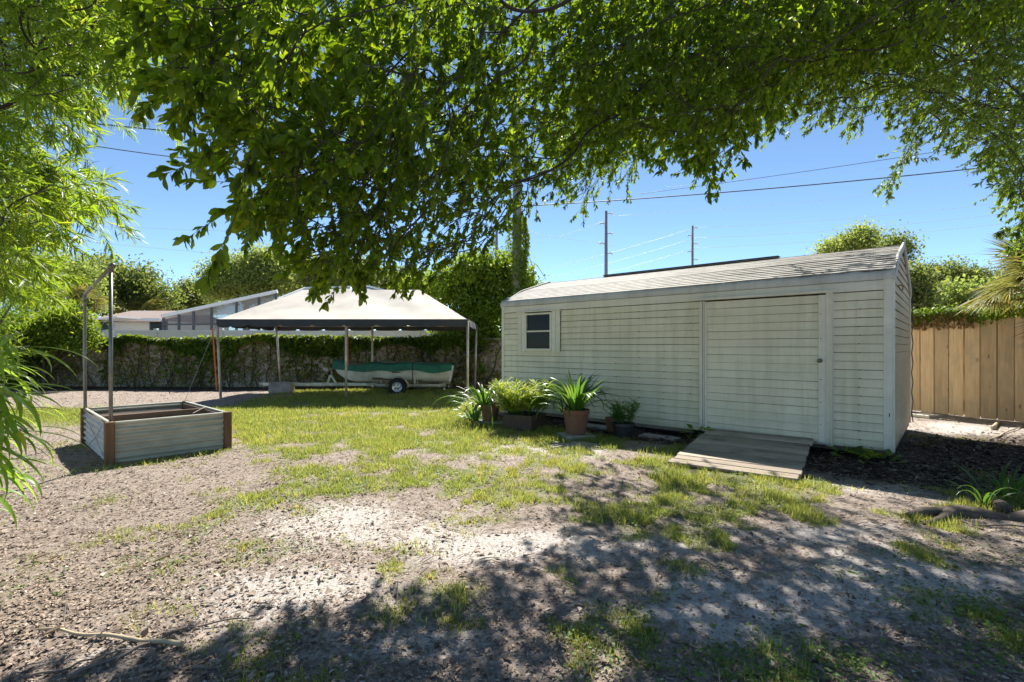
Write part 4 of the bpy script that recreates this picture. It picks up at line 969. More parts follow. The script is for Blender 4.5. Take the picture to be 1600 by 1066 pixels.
vines('dry_wall_vine', 'brown dried vine and runners clinging to the face of the concrete wall', 5000, wallv2, .07, M['vinedry'], (-9, WY, 0))
vines('wall_vine', 'thin green vine trailing down the stained face of the concrete wall', 4000, wallv2, .08, M['vineleaf'], (-9, WY, 0))
sm_ = MB(); rs = random.Random(3)
for k in range(70):
    x = rs.uniform(-8, 8.2); z0 = 0; pts = []; dx = rs.uniform(-.12, .12)
    for q in range(7): pts.append((x + dx * q + rs.uniform(-.07, .07), -.06 - rs.random() * .05, z0 + q * .25))
    sm_.tube(pts, rs.uniform(.008, .02), 4)
o = sm_.build('vine_stems', M['twig'], None, loc=(-9, WY, 0)); tag(o, 'bare dark vine stems climbing the concrete wall', 'vine', kind='stuff')
# leaning branch near the right end of wall
bt = MB().tube([(0, 0, 0), (.6, -.1, .55), (1.4, 0, .95), (2.0, .1, 1.35)], [.04, .035, .03, .015], 6).tube([(.6, -.1, .55), (.9, -.1, 1.0), (1.5, -.1, 1.15)], .02, 5).build('bare_branch', M['bark'], None, loc=(-2.4, 15.6, .1))
tag(bt, 'bare dark branch leaning against the wall behind the boat stern', 'branch')
# vines over the wooden fence
def fencev(n):
    s = rng.uniform(-2, 5.0, n) ; k = fbm(s * 1.1, s * 0, 31); drop = (.05 + .42 * sstep(.3, .7, k)) * rng.random(n) ** 1.4 + (rng.random(n) < .13) * rng.random(n) * .9 * (k > .5)
    drop = np.where((s > -.3) & (s < .35), drop * 2.4, drop); drop = np.where((s > 2.3), drop * 1.6, drop)
    z = 1.98 - drop + .06 * rng.normal(size=n); yo = -.03 - rng.random(n) * .12 + (rng.random(n) < .5) * .25
    x = F0.x + FD.x * s - FN.x * yo * 1; y = F0.y + FD.y * s - FN.y * yo
    return np.stack([x, y, z], -1), nrm(rdir(n) * .8 + np.array([-.5, -.3, -.6])), nrm(rdir(n) * .7 + np.array([-.5, -.3, .6]))
vines('fence_vine', 'bright green creeper spilling over the top of the wooden fence', 10000, fencev, .062, M['vineleaf'], tuple(F0))
def fencev2(n):
    s = rng.uniform(-.3, 1.0, n); z = 1.95 - rng.random(n) ** 1.5 * .28; yo = -.05 - rng.random(n) * .1
    return np.stack([F0.x + FD.x * s - FN.x * yo, F0.y + FD.y * s - FN.y * yo, z], -1), nrm(rdir(n) + np.array([0, 0, -.8])), rdir(n, .3)
vines('dry_creeper', 'rusty dried creeper on the fence top nearest the shed', 700, fencev2, .07, M['vinedry'], tuple(F0))

# ================================================================== fan palms
def fan_palm(loc, label, trunkh, fronds, seglen, matk, nseg=26, tr=.16, dead=0, cat='palm', wd=.05, aim=None):
    t = thing('fan_palm', loc, label, cat)
    MB().tube([(0, 0, -.2), (.03, 0, trunkh * .5), (0, 0, trunkh)], [tr * 1.1, tr, tr * .9], 12).build('trunk', M['bark'], t, smooth=True)
    for k in range(fronds + dead):
        isd = k >= fronds
        az = (k * 2.4) % (2 * math.pi) if aim is None else aim[0] + (k / max(1, fronds + dead - 1) - .5) * aim[1]
        el = random.uniform(-.1, 1.1) if not isd else random.uniform(-1.3, -.6)
        d = Vector((math.cos(az) * math.cos(el), math.sin(az) * math.cos(el), math.sin(el)))
        pl = seglen * random.uniform(.8, 1.1); base = Vector((0, 0, trunkh)); tip = base + d * pl
        fr_ = MB().tube([base, base.lerp(tip, .5) + Vector((0, 0, .04)), tip], [.02, .015, .01], 5).build('frond', M['deadfrond' if isd else matk], t)
        side = d.cross(Vector((0, 0, 1))).normalized(); upv = side.cross(d).normalized()
        P = []; A_ = []; Nn = []; S = []
        for q in range(nseg):
            th = (q / (nseg - 1) - .5) * 2 * R(125)
            a = (d * math.cos(th) + side * math.sin(th) + upv * .15 * math.cos(th)).normalized()
            P.append(tip); A_.append(a + Vector((0, 0, -.25))); Nn.append(upv + side * random.uniform(-.4, .4)); S.append(seglen * random.uniform(.85, 1.05) * (1 - .25 * abs(th) / R(125)))
        tp = tpl_leaf(wd, 'strap', .5, .35 if not isd else .6, 5)
        o = link(bpy.data.objects.new('frond_blade', scatter('frond_blade', tp, np.array(P), np.array(A_), np.array(Nn), np.array(S), M['deadfrond' if isd else matk])), fr_)
        o['kind'] = 'stuff'
    return t
fan_palm((215 / F * 0 + (215 - CX) / F * 44, 44, 0), 'shaggy fan palm with drooping pale fronds rising behind the bungalow', 4.0, 16, 1.5, 'palmleaf', 20, .3, 12, wd=.08)
fan_palm(((120 - CX) / F * 36, 36, 0), 'shaggy fan palm with a brown skirt seen through the pipe frame', 4.4, 14, 1.3, 'palmleaf', 20, .3, 12, wd=.08)
fan_palm((8.3, 7.6, 0), 'fan palm with yellowing fronds hanging at the right edge over the fence', 2.15, 16, .60, 'palmleaf', 34, .15, 9, wd=.05, aim=(R(195), R(330)))

# ================================================================== potted plants
LEAFSTRAP = [None] * 4
def curved_leaf(L, wd, bend, seed, n=7):
    rs = random.Random(seed); v = []; f = []; y = 0; z = 0; ang = R(82)
    for k in range(n + 1):
        u = k / n; h = wd * .5 * (1 - u ** 2.2) * (.7 + .6 * min(1, u * 4)); h = max(h, wd * .02)
        v += [(-h, y, z + h * .5), (0, y, z), (h, y, z + h * .5)]
        y += math.cos(ang) * L / n; z += math.sin(ang) * L / n; ang -= bend / n * (.5 + 1.2 * u)
    for k in range(n):
        a = k * 3; f += [(a, a + 1, a + 4, a + 3), (a + 1, a + 2, a + 5, a + 4)]
    return v, f
def leaf_variants(name, mat, specs):
    out = []
    for i, (L, wd, bend) in enumerate(specs):
        v, f = curved_leaf(L, wd, bend, i); out.append(np_mesh(name, v, f, mat, np.full(len(v), (i * .37) % .9), True))
    return out
def strappy(parent, n, c, meshes, spread=.06, lean=(.0, .55), seed=1, smin=.7, smax=1.15):
    rs = random.Random(seed)
    for k in range(n):
        az = k * 2.4 + rs.uniform(-.4, .4); ln = rs.uniform(*lean); s = rs.uniform(smin, smax)
        m4 = Matrix.Translation((c[0] + math.cos(az) * rs.uniform(0, spread), c[1] + math.sin(az) * rs.uniform(0, spread), c[2])) @ Matrix.Rotation(az - math.pi / 2, 4, 'Z') @ Matrix.Rotation(-ln, 4, 'X') @ Matrix.Diagonal((s, s, s, 1))
        inst('leaf', rs.choice(meshes), parent, m4)
def clay_pot(parent, r, h, mat, soil=True, lip=.018):
    MB().lathe([(.0, .0), (r * .68, .0), (r * .72, .01), (r * .93, h * .80), (r * .96, h * .80), (r, h * .82), (r, h), (r - lip, h), (r - lip - .01, h * .86), (0, h * .86)], n=28).build('pot', mat, parent, smooth=False)
    MB().lathe([(0, h * .92), (r * .5, h * .915), (r - lip - .004, h * .89)], n=18).build('soil', M['soil'], parent)
ST = leaf_variants('leaf', M['strapleaf'], [(.62, .042, 1.3), (.72, .046, 1.8), (.55, .04, .6), (.75, .044, 2.6), (.66, .04, .9)])
ST2 = leaf_variants('leaf', M['strapleaf'], [(.48, .03, 1.2), (.55, .032, 1.9), (.42, .028, .5), (.6, .03, 2.4)])
x, y = G(900, 682); z = gz(x, y)
pv = MB().box((0, 0, .02), (.44, .40, .045), bev=.006).build('paver', M['concrete'], None, loc=(x - .0, y - .02, z), rot=(0, 0, .25)); tag(pv, 'pale square paver under the big clay pot', 'paver')
t = thing('potted_plant', (x, y, z + .045), 'big round clay pot with long strappy arching leaves beside the siding', 'potted plant')
clay_pot(t, .195, .35, M['terracotta'])
strappy(t, 76, (0, 0, .33), ST, .11, (.0, .8), 3, .75, 1.25)
strappy(t, 14, (-.16, .05, .30), ST2, .08, (.1, .9), 33)
x, y = G(766, 662); z = gz(x, y)
pv = MB().box((0, 0, .02), (.5, .36, .04), bev=.006).build('paver', M['concrete'], None, loc=(x + .03, y - .05, z), rot=(0, 0, -.2)); tag(pv, 'flat paver under the leftmost clay pot by the spiky plant', 'paver')
t = thing('potted_plant', (x, y, z + .04), 'leftmost clay pot with sprawling narrow spiky leaves at the shed corner', 'potted plant')
clay_pot(t, .17, .28, M['terracotta'])
strappy(t, 66, (-.10, -.05, .26), ST2, .18, (.05, 1.2), 5, .9, 1.5)
x, y = G(742, 660)
t = thing('spiky_plant', (x, y, gz(x, y)), 'spiky green clump growing in the grass left of the clay pot', 'plant')
strappy(t, 44, (0, 0, 0), ST2, .12, (.05, 1.1), 6, .7, 1.3)
x, y = G(800, 655)
t = thing('spiky_plant', (x, y, gz(x, y)), 'upright spiky leaves rising behind the brown planter box', 'plant')
strappy(t, 30, (0, 0, .1), ST, .10, (.0, .4), 8, .9, 1.15)
# brown box with fine foliage
x, y = .20, 7.80; z = gz(x, y)
t = thing('potted_plant', (x, y, z), 'square brown planter box full of fine bright yellow green foliage', 'potted plant', rz=R(-30))
bxm = MB()
for (c, d) in (((0, -.235, .115), (.50, .03, .23)), ((0, .235, .115), (.50, .03, .23)), ((-.235, 0, .115), (.03, .44, .23)), ((.235, 0, .115), (.03, .44, .23))): bxm.box(c, d, bev=.004)
bxm.build('planter_box', M['brownbox'], t); MB().box((0, 0, .10), (.44, .44, .18)).build('soil', M['soil'], t)
def fine_plant(parent, nst, c, rad, hgt, leaf, mat, seed, perst=46, lean=.25):
    rs = np.random.default_rng(seed); sm_ = MB(); P = []; A_ = []; Nn = []; S = []
    for k in range(nst):
        bx_ = rs.uniform(-rad, rad); by_ = rs.uniform(-rad, rad); h_ = hgt * rs.uniform(.65, 1.1); lx, ly = bx_ * lean * 3 + rs.normal() * .06, by_ * lean * 3 + rs.normal() * .06
        p0 = Vector((c[0] + bx_, c[1] + by_, c[2])); p1 = p0 + Vector((lx * .4, ly * .4, h_ * .6)); p2 = p0 + Vector((lx, ly, h_))
        sm_.tube([p0, p1, p2], [.004, .003, .0015], 4)
        for q in range(perst):
            u = .18 + .82 * rs.random(); p = p0.lerp(p1, u / .6) if u < .6 else p1.lerp(p2, (u - .6) / .4)
            az = rs.uniform(0, 6.283); P.append(tuple(p)); A_.append((math.cos(az), math.sin(az), .55 + .5 * u)); Nn.append((rs.normal() * .3, rs.normal() * .3, 1)); S.append(leaf * rs.uniform(.7, 1.2))
    sm_.build('stems', M['smallplant'], parent)['kind'] = 'stuff'
    o = link(bpy.data.objects.new('foliage', scatter('foliage', T_LANCE_LO, np.array(P), np.array(A_), np.array(Nn), np.array(S), mat)), parent); o['kind'] = 'stuff'
fine_plant(t, 64, (0, 0, .2), .22, .50, .15, M['fernleaf'], 4, 50, .42)
x, y = G(972, 684); z = gz(x, y)
t = thing('potted_plant', (x + .02, y, z), 'small black pot with a short bright green plant by the siding', 'potted plant')
clay_pot(t, .165, .22, M['blackpot'])
fine_plant(t, 22, (0, 0, .18), .10, .32, .10, M['smallplant'], 9, 40, .28)
x, y = G(958, 676)
t = thing('clay_pot', (x, y + .12, gz(x, y)), 'small empty clay pot tucked behind the black pot', 'pot')
clay_pot(t, .10, .22, M['terracotta'])
# slabs beneath the shed edge
for (px, py, w_, lab) in ((925, 668, .9, 'pale concrete strip under the shed wall behind the pots'), (1030, 683, .55, 'flat concrete strip on the mulch left of the ramp')):
    x, y = G(px, py); o = MB().box((0, 0, .015), (w_, .22, .04), bev=.006).build('paver', M['concrete'], None, loc=(x, y, gz(x, y)), rot=(0, 0, SHED_RZ)); tag(o, lab, 'paver')
x, y = G(1437, 652); o = MB().box((0, 0, .03), (.4, .3, .06), bev=.008).build('paver', M['galv'], None, loc=(x + .15, y, gz(x, y)), rot=(0, 0, .3)); tag(o, 'grey slab lying beside the rear corner of the shed', 'paver')

# broad weeds
def broad_weed(loc, label, n, size, seed, cat='weed', mat='weed', tpl=T_OVAL, h=.12):
    rs = np.random.default_rng(seed); az = rs.uniform(0, 6.283, n); r = rs.uniform(.02, .12, n) * size / .08
    P = np.stack([np.cos(az) * r, np.sin(az) * r, rs.uniform(.02, h, n)], -1); A_ = np.stack([np.cos(az), np.sin(az), rs.uniform(.1, .8, n)], -1)
    o = link(bpy.data.objects.new('weed', scatter('weed', tpl, P, A_, np.tile([0, 0, 1.], (n, 1)) + rs.normal(size=(n, 3)) * .3, size * rs.uniform(.6, 1.2, n), M[mat])))
    o.location = (loc[0], loc[1], gz(*loc)); tag(o, label, cat, kind=None); o['kind'] = 'stuff'; return o
broad_weed(G(1090, 690), 'dark leafy weed in the corner left of the ramp', 26, .11, 1, mat='vineleaf', h=.2)
broad_weed(G(1352, 722), 'broad leaved weed under the shed near the front corner', 16, .13, 2, mat='vineleaf')
broad_weed(G(1380, 724), 'broad leaved weed right under the shed corner trim', 16, .13, 3, mat='vineleaf')
broad_weed(G(1325, 718), 'low weed under the siding right of the ramp', 14, .10, 4, mat='vineleaf')
# strappy clump at the right edge
x, y = G(1600, 790)
t = thing('spiky_plant', (x + .15, y + .3, 0), 'strappy green clump at the right edge beside the fallen root', 'plant')
strappy(t, 46, (0, 0, 0), ST2, .22, (.1, 1.25), 16, .45, .9)
x, y = G(1535, 790)
t = thing('spiky_plant', (x, y, 0), 'small upright green tuft just above the fallen root', 'plant')
strappy(t, 16, (0, 0, 0), ST2, .06, (.0, .5), 17, .35, .6)

# ================================================================== root and sticks
x0, y0 = G(1415, 806); x1, y1 = G(1640, 822)
rt = MB(); rs = random.Random(8); pts = []; rad = []
for k in range(13):
    u = k / 12; pts.append((x0 + (x1 + .8 - x0) * u - x0, (y1 - y0) * u + .06 * math.sin(u * 7), .0 + .055 * u + .02 * math.sin(u * 11))); rad.append(.03 + .06 * u ** .7 + .012 * math.sin(k * 2.2))
rt.tube(pts, rad, 14); rt.tube([(.35, 0, .03), (.2, -.10, .02), (.0, -.16, -.01)], [.05, .035, .02], 8)
rt.tube([(.75, 0, .05), (.9, .18, .04), (1.0, .4, -.01)], [.06, .04, .02], 8)
me = rt.mesh('surface_root', M['rootbark'], True)
co = np.empty(len(me.vertices) * 3); me.vertices.foreach_get('co', co); co = co.reshape(-1, 3)
co += (fbm(co[:, 0] * 6 + 3, co[:, 1] * 22, 5) - .5)[:, None] * .035 + (fbm(co[:, 0] * 14, co[:, 2] * 40, 6) - .5)[:, None] * .02; me.vertices.foreach_set('co', co.ravel())
o = link(bpy.data.objects.new('surface_root', me)); o.location = (x0, y0, gz(x0, y0)); tag(o, 'thick gnarled grey tree root lying on the ground at the right edge', 'tree root')
def stick(name, pix, rad, mat, label, cat='stick', n=8):
    pts = [Vector((*G(*p), 0)) for p in pix]; o0 = pts[0].copy(); q = []; rr = []
    for a, b in zip(pts[:-1], pts[1:]):
        for k in range(n): c = a.lerp(b, k / n); q.append((c.x - o0.x, c.y - o0.y, gz(c.x, c.y) + rad * .8 + .008 + .006 * math.sin(len(q) * .7)))
    c = pts[-1]; q.append((c.x - o0.x, c.y - o0.y, gz(c.x, c.y) + rad))
    for k in range(len(q)): rr.append(rad * (1 - .6 * k / len(q)) * (1.2 if k % 4 == 0 and mat == 'bamboostick' else 1))
    o = MB().tube(q, rr, 7).build(name, M[mat], None, smooth=True, loc=o0); return tag(o, label, cat)
stick('bamboo_stick', [(285, 1012), (205, 1002), (120, 995), (62, 990)], .011, 'bamboostick', 'tan dry bamboo stick on the bare ground at bottom left')
stick('fallen_branch', [(105, 1064), (200, 1025), (245, 1003), (290, 982), (390, 968)], .0085, 'stick', 'long thin grey branch crossing under the tan bamboo stick')
stick('fallen_branch', [(40, 1062), (110, 1045), (150, 1030), (232, 1016)], .006, 'stick', 'short thin twig beside the long grey branch')
stick('fallen_branch', [(1600, 828), (1520, 822), (1468, 812), (1440, 800)], .007, 'stick', 'thin pale twig in front of the gnarled root')
stick('fallen_branch', [(1552, 672), (1562, 660)], .03, 'bamboostick', 'stubby pale piece of wood standing near the wooden fence')
stick('fallen_branch', [(1548, 692), (1568, 680), (1600, 668)], .014, 'bamboostick', 'curved pale branch on the sand near the wooden fence')
stick('fallen_branch', [(1005, 985), (1035, 982), (1060, 972)], .012, 'stick', 'short dark chunk of wood on the pale sand patch')
stick('fallen_branch', [(1095, 876), (1120, 886), (1133, 884)], .006, 'stick', 'small dark twig near the middle of the bare sand')
stick('fallen_branch', [(300, 1050), (335, 1048), (345, 1053)], .007, 'stick', 'crooked dark twig at the bottom edge in the shade')
stick('fallen_branch', [(410, 862), (445, 858)], .004, 'stick', 'thin twig alone on the brown sunny mulch')

# ================================================================== grass, weeds, litter
T_BLADE = ([(-.5, 0, 0), (.5, 0, 0), (-.42, .45, .06), (.42, .45, .06), (-.22, .8, -.04), (.22, .8, -.04), (0, 1, -.2)], None)
bl_v = [(-.5, 0, 0), (.5, 0, 0), (.42, .5, .05), (-.42, .5, .05), (.04, 1, -.22), (-.04, 1, -.22)]; bl_f = [(0, 1, 2, 3), (3, 2, 4, 5)]
def sample_view(n, ymin=1.75, ymax=15.5, pw=1.0, margin=.12):
    """random points on the yard, closer ones denser"""
    u = rng.random(n); y = (ymin ** (1 - pw) + u * (ymax ** (1 - pw) - ymin ** (1 - pw))) ** (1 / (1 - pw)) if abs(pw - 1) > 1e-6 else ymin * (ymax / ymin) ** u
    x = rng.uniform(-(CX / F + margin), (CX / F + margin), n) * y; return x, y
def blades(n, pw, hfn, wfn, name, label, mat, thr, seed, per=1, spread=.02, kind=0):
    x, y = sample_view(n, pw=pw); g_, s_, c_, d_ = masks(x, y)
    tuft = fbm(x * 7, y * 7, seed, 2) * .6 + fbm(x * 22, y * 22, seed + 9, 2) * .4
    u_, v_ = shed_xy(x, y); inside = ((u_ > -6.1) & (u_ < .03) & (v_ > .05) & (v_ < 3.1)) 
    bd = ((x - A.x) * ux.x + (y - A.y) * ux.y, (x - A.x) * uy.x + (y - A.y) * uy.y); inbed = (bd[0] > -.05) & (bd[0] < BL + .05) & (bd[1] > -.05) & (bd[1] < BW + .05)
    keep = (rng.random(n) < np.clip((g_ * 1.6 - thr * (1 - tuft) * 1.5), 0, 1) * np.maximum(sstep(.44, .62, tuft), sstep(5.2, 7.5, y + 4 * (fbm(x, y, 5, 2) - .5)) * .9)) & (~inside) & (~inbed) & (x < 8.6)
    x, y, g_ = x[keep], y[keep], g_[keep]
    if per > 1: x = np.repeat(x, per) + rng.normal(size=len(x) * per) * spread; y = np.repeat(y, per) + rng.normal(size=len(y) * per) * spread; g_ = np.repeat(g_, per)
    k = len(x); z = ground_z(x, y) - .004; az = rng.uniform(0, 6.283, k); ln = rng.uniform(.15, 1.1, k) ** .8
    A_ = np.stack([np.cos(az) * ln, np.sin(az) * ln, 1 / (1 + .5 * ln)], -1); Nn = np.stack([np.cos(az), np.sin(az), ln * .0 + .3], -1) + rdir(k) * .3
    h = hfn(y) * rng.uniform(.45, 1.25, k) * (.6 + .6 * np.clip(g_, 0, 1)); w_ = wfn(y)
    me = scatter(name, (bl_v, bl_f), np.stack([x, y, z], -1), A_, Nn, np.stack([w_ * np.ones(k), h, h], -1), M[mat], np.clip(fbm(x * 1.5, y * 1.5, 3) * .9 - .1 + rng.random(k) * .35, 0, .99))
    print(name, k)
    return tag(link(bpy.data.objects.new(name, me)), label, 'grass', kind='stuff')
blades(1000000, 1.0, lambda y: .030 + .0030 * y, lambda y: .0022 + .00065 * y, 'grass', 'patchy green lawn grass thickest in the middle of the yard', 'grass', .42, 51)
blades(36000, .9, lambda y: .058 + .002 * y, lambda y: .0032 + .0004 * y, 'grass_tufts', 'taller loose grass tufts scattered over the bare sand', 'grass', .75, 71, 7, .024)
# broadleaf ground cover
def cover(n, pw, thr, size, name, label, pts=None):
    x, y = sample_view(n, pw=pw, ymax=12); g_, s_, c_, d_ = masks(x, y); q = fbm(x * 1.9, y * 1.9, 88, 3)
    ex = 1.2 * spot(x, y, 1260, 1030, .33, .14) + .8 * spot(x, y, 1550, 960, .4, .2) + .7 * spot(x, y, 1480, 870, .5, .15) + .5 * spot(x, y, 1340, 895, .3, .12) + .8 * spot(x, y, 1570, 1030, .2, .1)
    keep = rng.random(n) < np.clip(g_ * .9 * sstep(thr, thr + .12, q) + ex, 0, 1); u_, v_ = shed_xy(x, y); keep &= ~((u_ > -6.1) & (u_ < .03) & (v_ > .05) & (v_ < 3.1))
    x, y = x[keep], y[keep]; k = len(x); az = rng.uniform(0, 6.283, k)
    P = np.stack([x, y, ground_z(x, y) + rng.uniform(.005, .035, k)], -1); A_ = np.stack([np.cos(az), np.sin(az), rng.uniform(0, .5, k)], -1)
    me = scatter(name, T_OVAL, P, A_, np.tile([0, 0, 1.], (k, 1)) + rdir(k) * .4, size * rng.uniform(.6, 1.3, k) * (1 + .06 * y), M['weed'])
    print(name, k); return tag(link(bpy.data.objects.new(name, me)), label, 'ground cover', kind='stuff')
cover(60000, 1.0, .52, .020, 'ground_cover', 'low round leaved weeds creeping between the grass')
# litter
def litter(n, pw, size, mat, name, label, wfn, tpl=T_QUAD, up=1.6):
    x, y = sample_view(n, pw=pw); W_ = wfn(*masks(x, y)); keep = rng.random(n) < np.clip(W_ * (.3 + 1.3 * fbm(x * 4, y * 4, 61, 3)), 0, 1)
    x, y = x[keep], y[keep]; k = len(x); P = np.stack([x, y, ground_z(x, y) + rng.uniform(.001, .012, k)], -1)
    a3 = rdir(k); a3[:, 2] *= .25; Nn = rdir(k) * .55 + np.array([0, 0, up]); s = size * rng.uniform(.4, 1.5, k) * (1 + .05 * y)
    me = scatter(name, tpl, P, a3, Nn, np.stack([s * rng.uniform(.5, 1.1, k), s, s], -1), M[mat]); print(name, k)
    return tag(link(bpy.data.objects.new(name, me)), label, 'leaf litter', kind='stuff')
litter(150000, .9, .017, 'chips', 'wood_chips', 'small pale wood chips and leaf bits on the bare soil', lambda g, s, c, d: (c * .95) * (1 - d) * (1 - .75 * np.clip(s, 0, 1)) * (1 - .5 * g))
litter(60000, 1.0, .032, 'litter', 'leaf_litter', 'dead brown leaves scattered across the yard', lambda g, s, c, d: .13 + .16 * c + .5 * d, T_OVAL)
litter(110000, 1.1, .045, 'darklitter', 'mulch_leaves', 'dark damp leaf mulch heaped around the shed', lambda g, s, c, d: np.clip(d * 1.4 - .25, 0, 1))
# small dark twigs
x, y = sample_view(5000, pw=.9); g_, s_, c_, d_ = masks(x, y); kp = rng.random(len(x)) < .35 + .4 * d_; x, y = x[kp], y[kp]; k = len(x)
a3 = rdir(k); a3[:, 2] *= .12
tw = ([(-.03, 0, 0), (.03, 0, 0), (.02, .5, .05), (-.02, .5, .05), (.01, 1, 0), (-.01, 1, 0), (0, 0, .05), (0, .5, .09), (0, 1, .02)], [(0, 6, 7, 3), (6, 1, 2, 7), (3, 7, 8, 5), (7, 2, 4, 8)])
me = scatter('twigs', tw, np.stack([x, y, ground_z(x, y) + .008], -1), a3, np.tile([0, 0, 1.], (k, 1)), rng.uniform(.03, .14, k), M['stick'])
tag(link(bpy.data.objects.new('twigs', me)), 'small dark twigs and bark shreds on the ground', 'leaf litter', kind='stuff')
# a few large single leaves
for (px, py, s, mt, lab) in ((238, 882, .10, 'litter', 'large curled orange brown leaf on the sunny mulch'), (232, 840, .06, 'chips', 'pale upright scrap of leaf on the sunny mulch'), (300, 886, .045, 'litter', 'small dark brown leaf right of the curled leaf'),
                         (50, 877, .08, 'chips', 'flat tan leaf near the left edge of the ground'), (65, 1000, .07, 'litter', 'orange leaf at the end of the bamboo stick')):
    x, y = G(px, py); v, f = tpl_leaf(.45, 'round', .9, -.3, 5); me = np_mesh('fallen_leaf', np.array(v) * s, f, M[mt], np.full(len(v), .6), True)
    o = link(bpy.data.objects.new('fallen_leaf', me)); o.location = (x, y, gz(x, y) + .012); o.rotation_euler = (0, 0, -1.0); tag(o, lab, 'fallen leaf')

# ================================================================== big trees that hang into the view
def skeleton(root, pts, kxy=1.0):
    """join points into a tree: each point hangs on the nearest one that lies closer to the root"""
    P = np.vstack([root, pts]); d0 = np.linalg.norm(P - P[0], axis=1); order = np.argsort(d0); par = np.zeros(len(P), int); plen = np.zeros(len(P))
    for q, i in enumerate(order):
        if i == 0: continue
        c = order[:q]; d = np.linalg.norm(P[c] - P[i], axis=1); j = c[np.argmin(d + .16 * plen[c])]; par[i] = j; plen[i] = plen[j] + np.linalg.norm(P[i] - P[j])
    w_ = np.ones(len(P))
    for i in order[::-1]:
        if i != 0: w_[par[i]] += w_[i]
    return P, par, w_, order
def limb_mesh(P, par, w_, r0, r_tip):
    """limbs as continuous tapering tubes: each one follows its thickest child outwards"""
    mb = MB(); wm = w_.max(); kids = [[] for _ in P]
    for i in range(1, len(P)): kids[par[i]].append(i)
    for q in kids: q.sort(key=lambda i: -w_[i])
    rad = lambda q: r_tip + r0 * (w_[q] / wm) ** .5
    starts = [(0, k) for k in kids[0]]
    while starts:
        j, i = starts.pop(); ch = [j, i]
        while kids[ch[-1]]:
            c = kids[ch[-1]]; starts += [(ch[-1], k) for k in c[1:]]; ch.append(c[0])
        pts = [Vector(P[q]) for q in ch]; rr = [min(rad(ch[0]), rad(ch[1]) * 1.25)] + [rad(q) for q in ch[1:]]
        for _ in range(2):
            pts = [pts[0]] + [(pts[q - 1] + pts[q] * 2 + pts[q + 1]) / 4 for q in range(1, len(pts) - 1)] + [pts[-1]] if len(ch) > 2 else pts
        op = []; orr = []; m_ = 3 if rr[0] > .008 else 1
        for q in range(len(pts) - 1):
            p0 = pts[max(0, q - 1)]; p1 = pts[q]; p2 = pts[q + 1]; p3 = pts[min(len(pts) - 1, q + 2)]
            for k in range(m_):
                t = k / m_; op.append(.5 * ((2 * p1) + (p2 - p0) * t + (2 * p0 - 5 * p1 + 4 * p2 - p3) * t * t + (3 * p1 - p0 - 3 * p2 + p3) * t ** 3)); orr.append(rr[q] + (rr[q + 1] - rr[q]) * t)
        op.append(pts[-1]); orr.append(rr[-1] * .5)
        mb.tube(op, orr, 8 if rr[0] > .02 else 5 if rr[0] > .008 else 3, cap=False)
    return mb
def inpoly(px, py, poly):
    c = np.zeros(len(px), bool); j = len(poly) - 1
    for i in range(len(poly)):
        xi, yi = poly[i]; xj, yj = poly[j]
        hit = ((yi > py) != (yj > py)) & (px < (xj - xi) * (py - yi) / (yj - yi + 1e-9) + xi); c ^= hit; j = i
    return c
def cloud(poly, n, dfun, zmax=8.5, erode=.2):
    """points through the volume a crown fills, bounded by its visible outline"""
    e_ = erode; xs_ = [p[0] for p in poly]; ys_ = [p[1] for p in poly]; px = rng.uniform(min(xs_), max(xs_), n * 3); py = rng.uniform(min(ys_), max(ys_), n * 3)
    k = inpoly(px, py, poly); px, py = px[k], py[k]; Y_ = dfun(px, py, rng.random(len(px))); q = e_ * F / Y_ * rng.uniform(.5, 1.2, len(px))
    k = inpoly(px + q, py, poly) & inpoly(px - q, py, poly) & inpoly(px, py + 2.0 * q, poly); px, py, Y_ = px[k][:n], py[k][:n], Y_[k][:n]
    P = np.stack([(px - CX) / F * Y_, Y_, CH + (CY - py) / F * Y_], -1); return P[(P[:, 2] < zmax) & (P[:, 2] > .5)]
def oak_leaves(C, dirs, per, size, spread, droop=.55, tl=.22, sz=1.0, hang=-.25):
    """a whorl of leaves along each twig"""
    n = len(C); T_ = nrm(dirs + rdir(n) * .6 + np.array([0, 0, -droop])); sz = np.ones(n) * sz; L = tl * rng.uniform(.6, 1.4, n) * sz
    u = rng.random((n, per)) ** .5; P = C[:, None] + T_[:, None] * (L[:, None] * u)[..., None]
    side = rdir(n * per).reshape(n, per, 3); A_ = nrm(T_[:, None] * .8 + side * .8 + np.array([0, 0, hang]))
    Nn = nrm(rdir(n * per).reshape(n, per, 3) * .75 + np.array([0, 0, .8])); S = size * rng.uniform(.4, 1.35, (n, per)) * sz[:, None]
    tips = C + T_ * L[:, None]
    return P.reshape(-1, 3), A_.reshape(-1, 3), Nn.reshape(-1, 3), S.reshape(-1), tips
def twig_mesh(C, tips, r=.0025):
    mb_v = []; n = len(C); D = nrm(tips - C); X = nrm(np.cross(D, np.array([.3, .5, .8]))); Yv = np.cross(D, X)
    ring = [X, -.5 * X + .87 * Yv, -.5 * X - .87 * Yv]
    V = np.stack([C + q * r for q in ring] + [tips + q * r * .4 for q in ring], 1).reshape(-1, 3)
    f = np.array([(0, 1, 4, 3), (1, 2, 5, 4), (2, 0, 3, 5)]); return V, (f[None] + (np.arange(n) * 6)[:, None, None]).reshape(-1, 4)
def inframe(P):
    px = CX + F * P[:, 0] / P[:, 1]; py = CY - F * (P[:, 2] - CH) / P[:, 1]; return (P[:, 1] > .3) & (px > 0) & (px < 1600) & (py > 0) & (py < 1066)
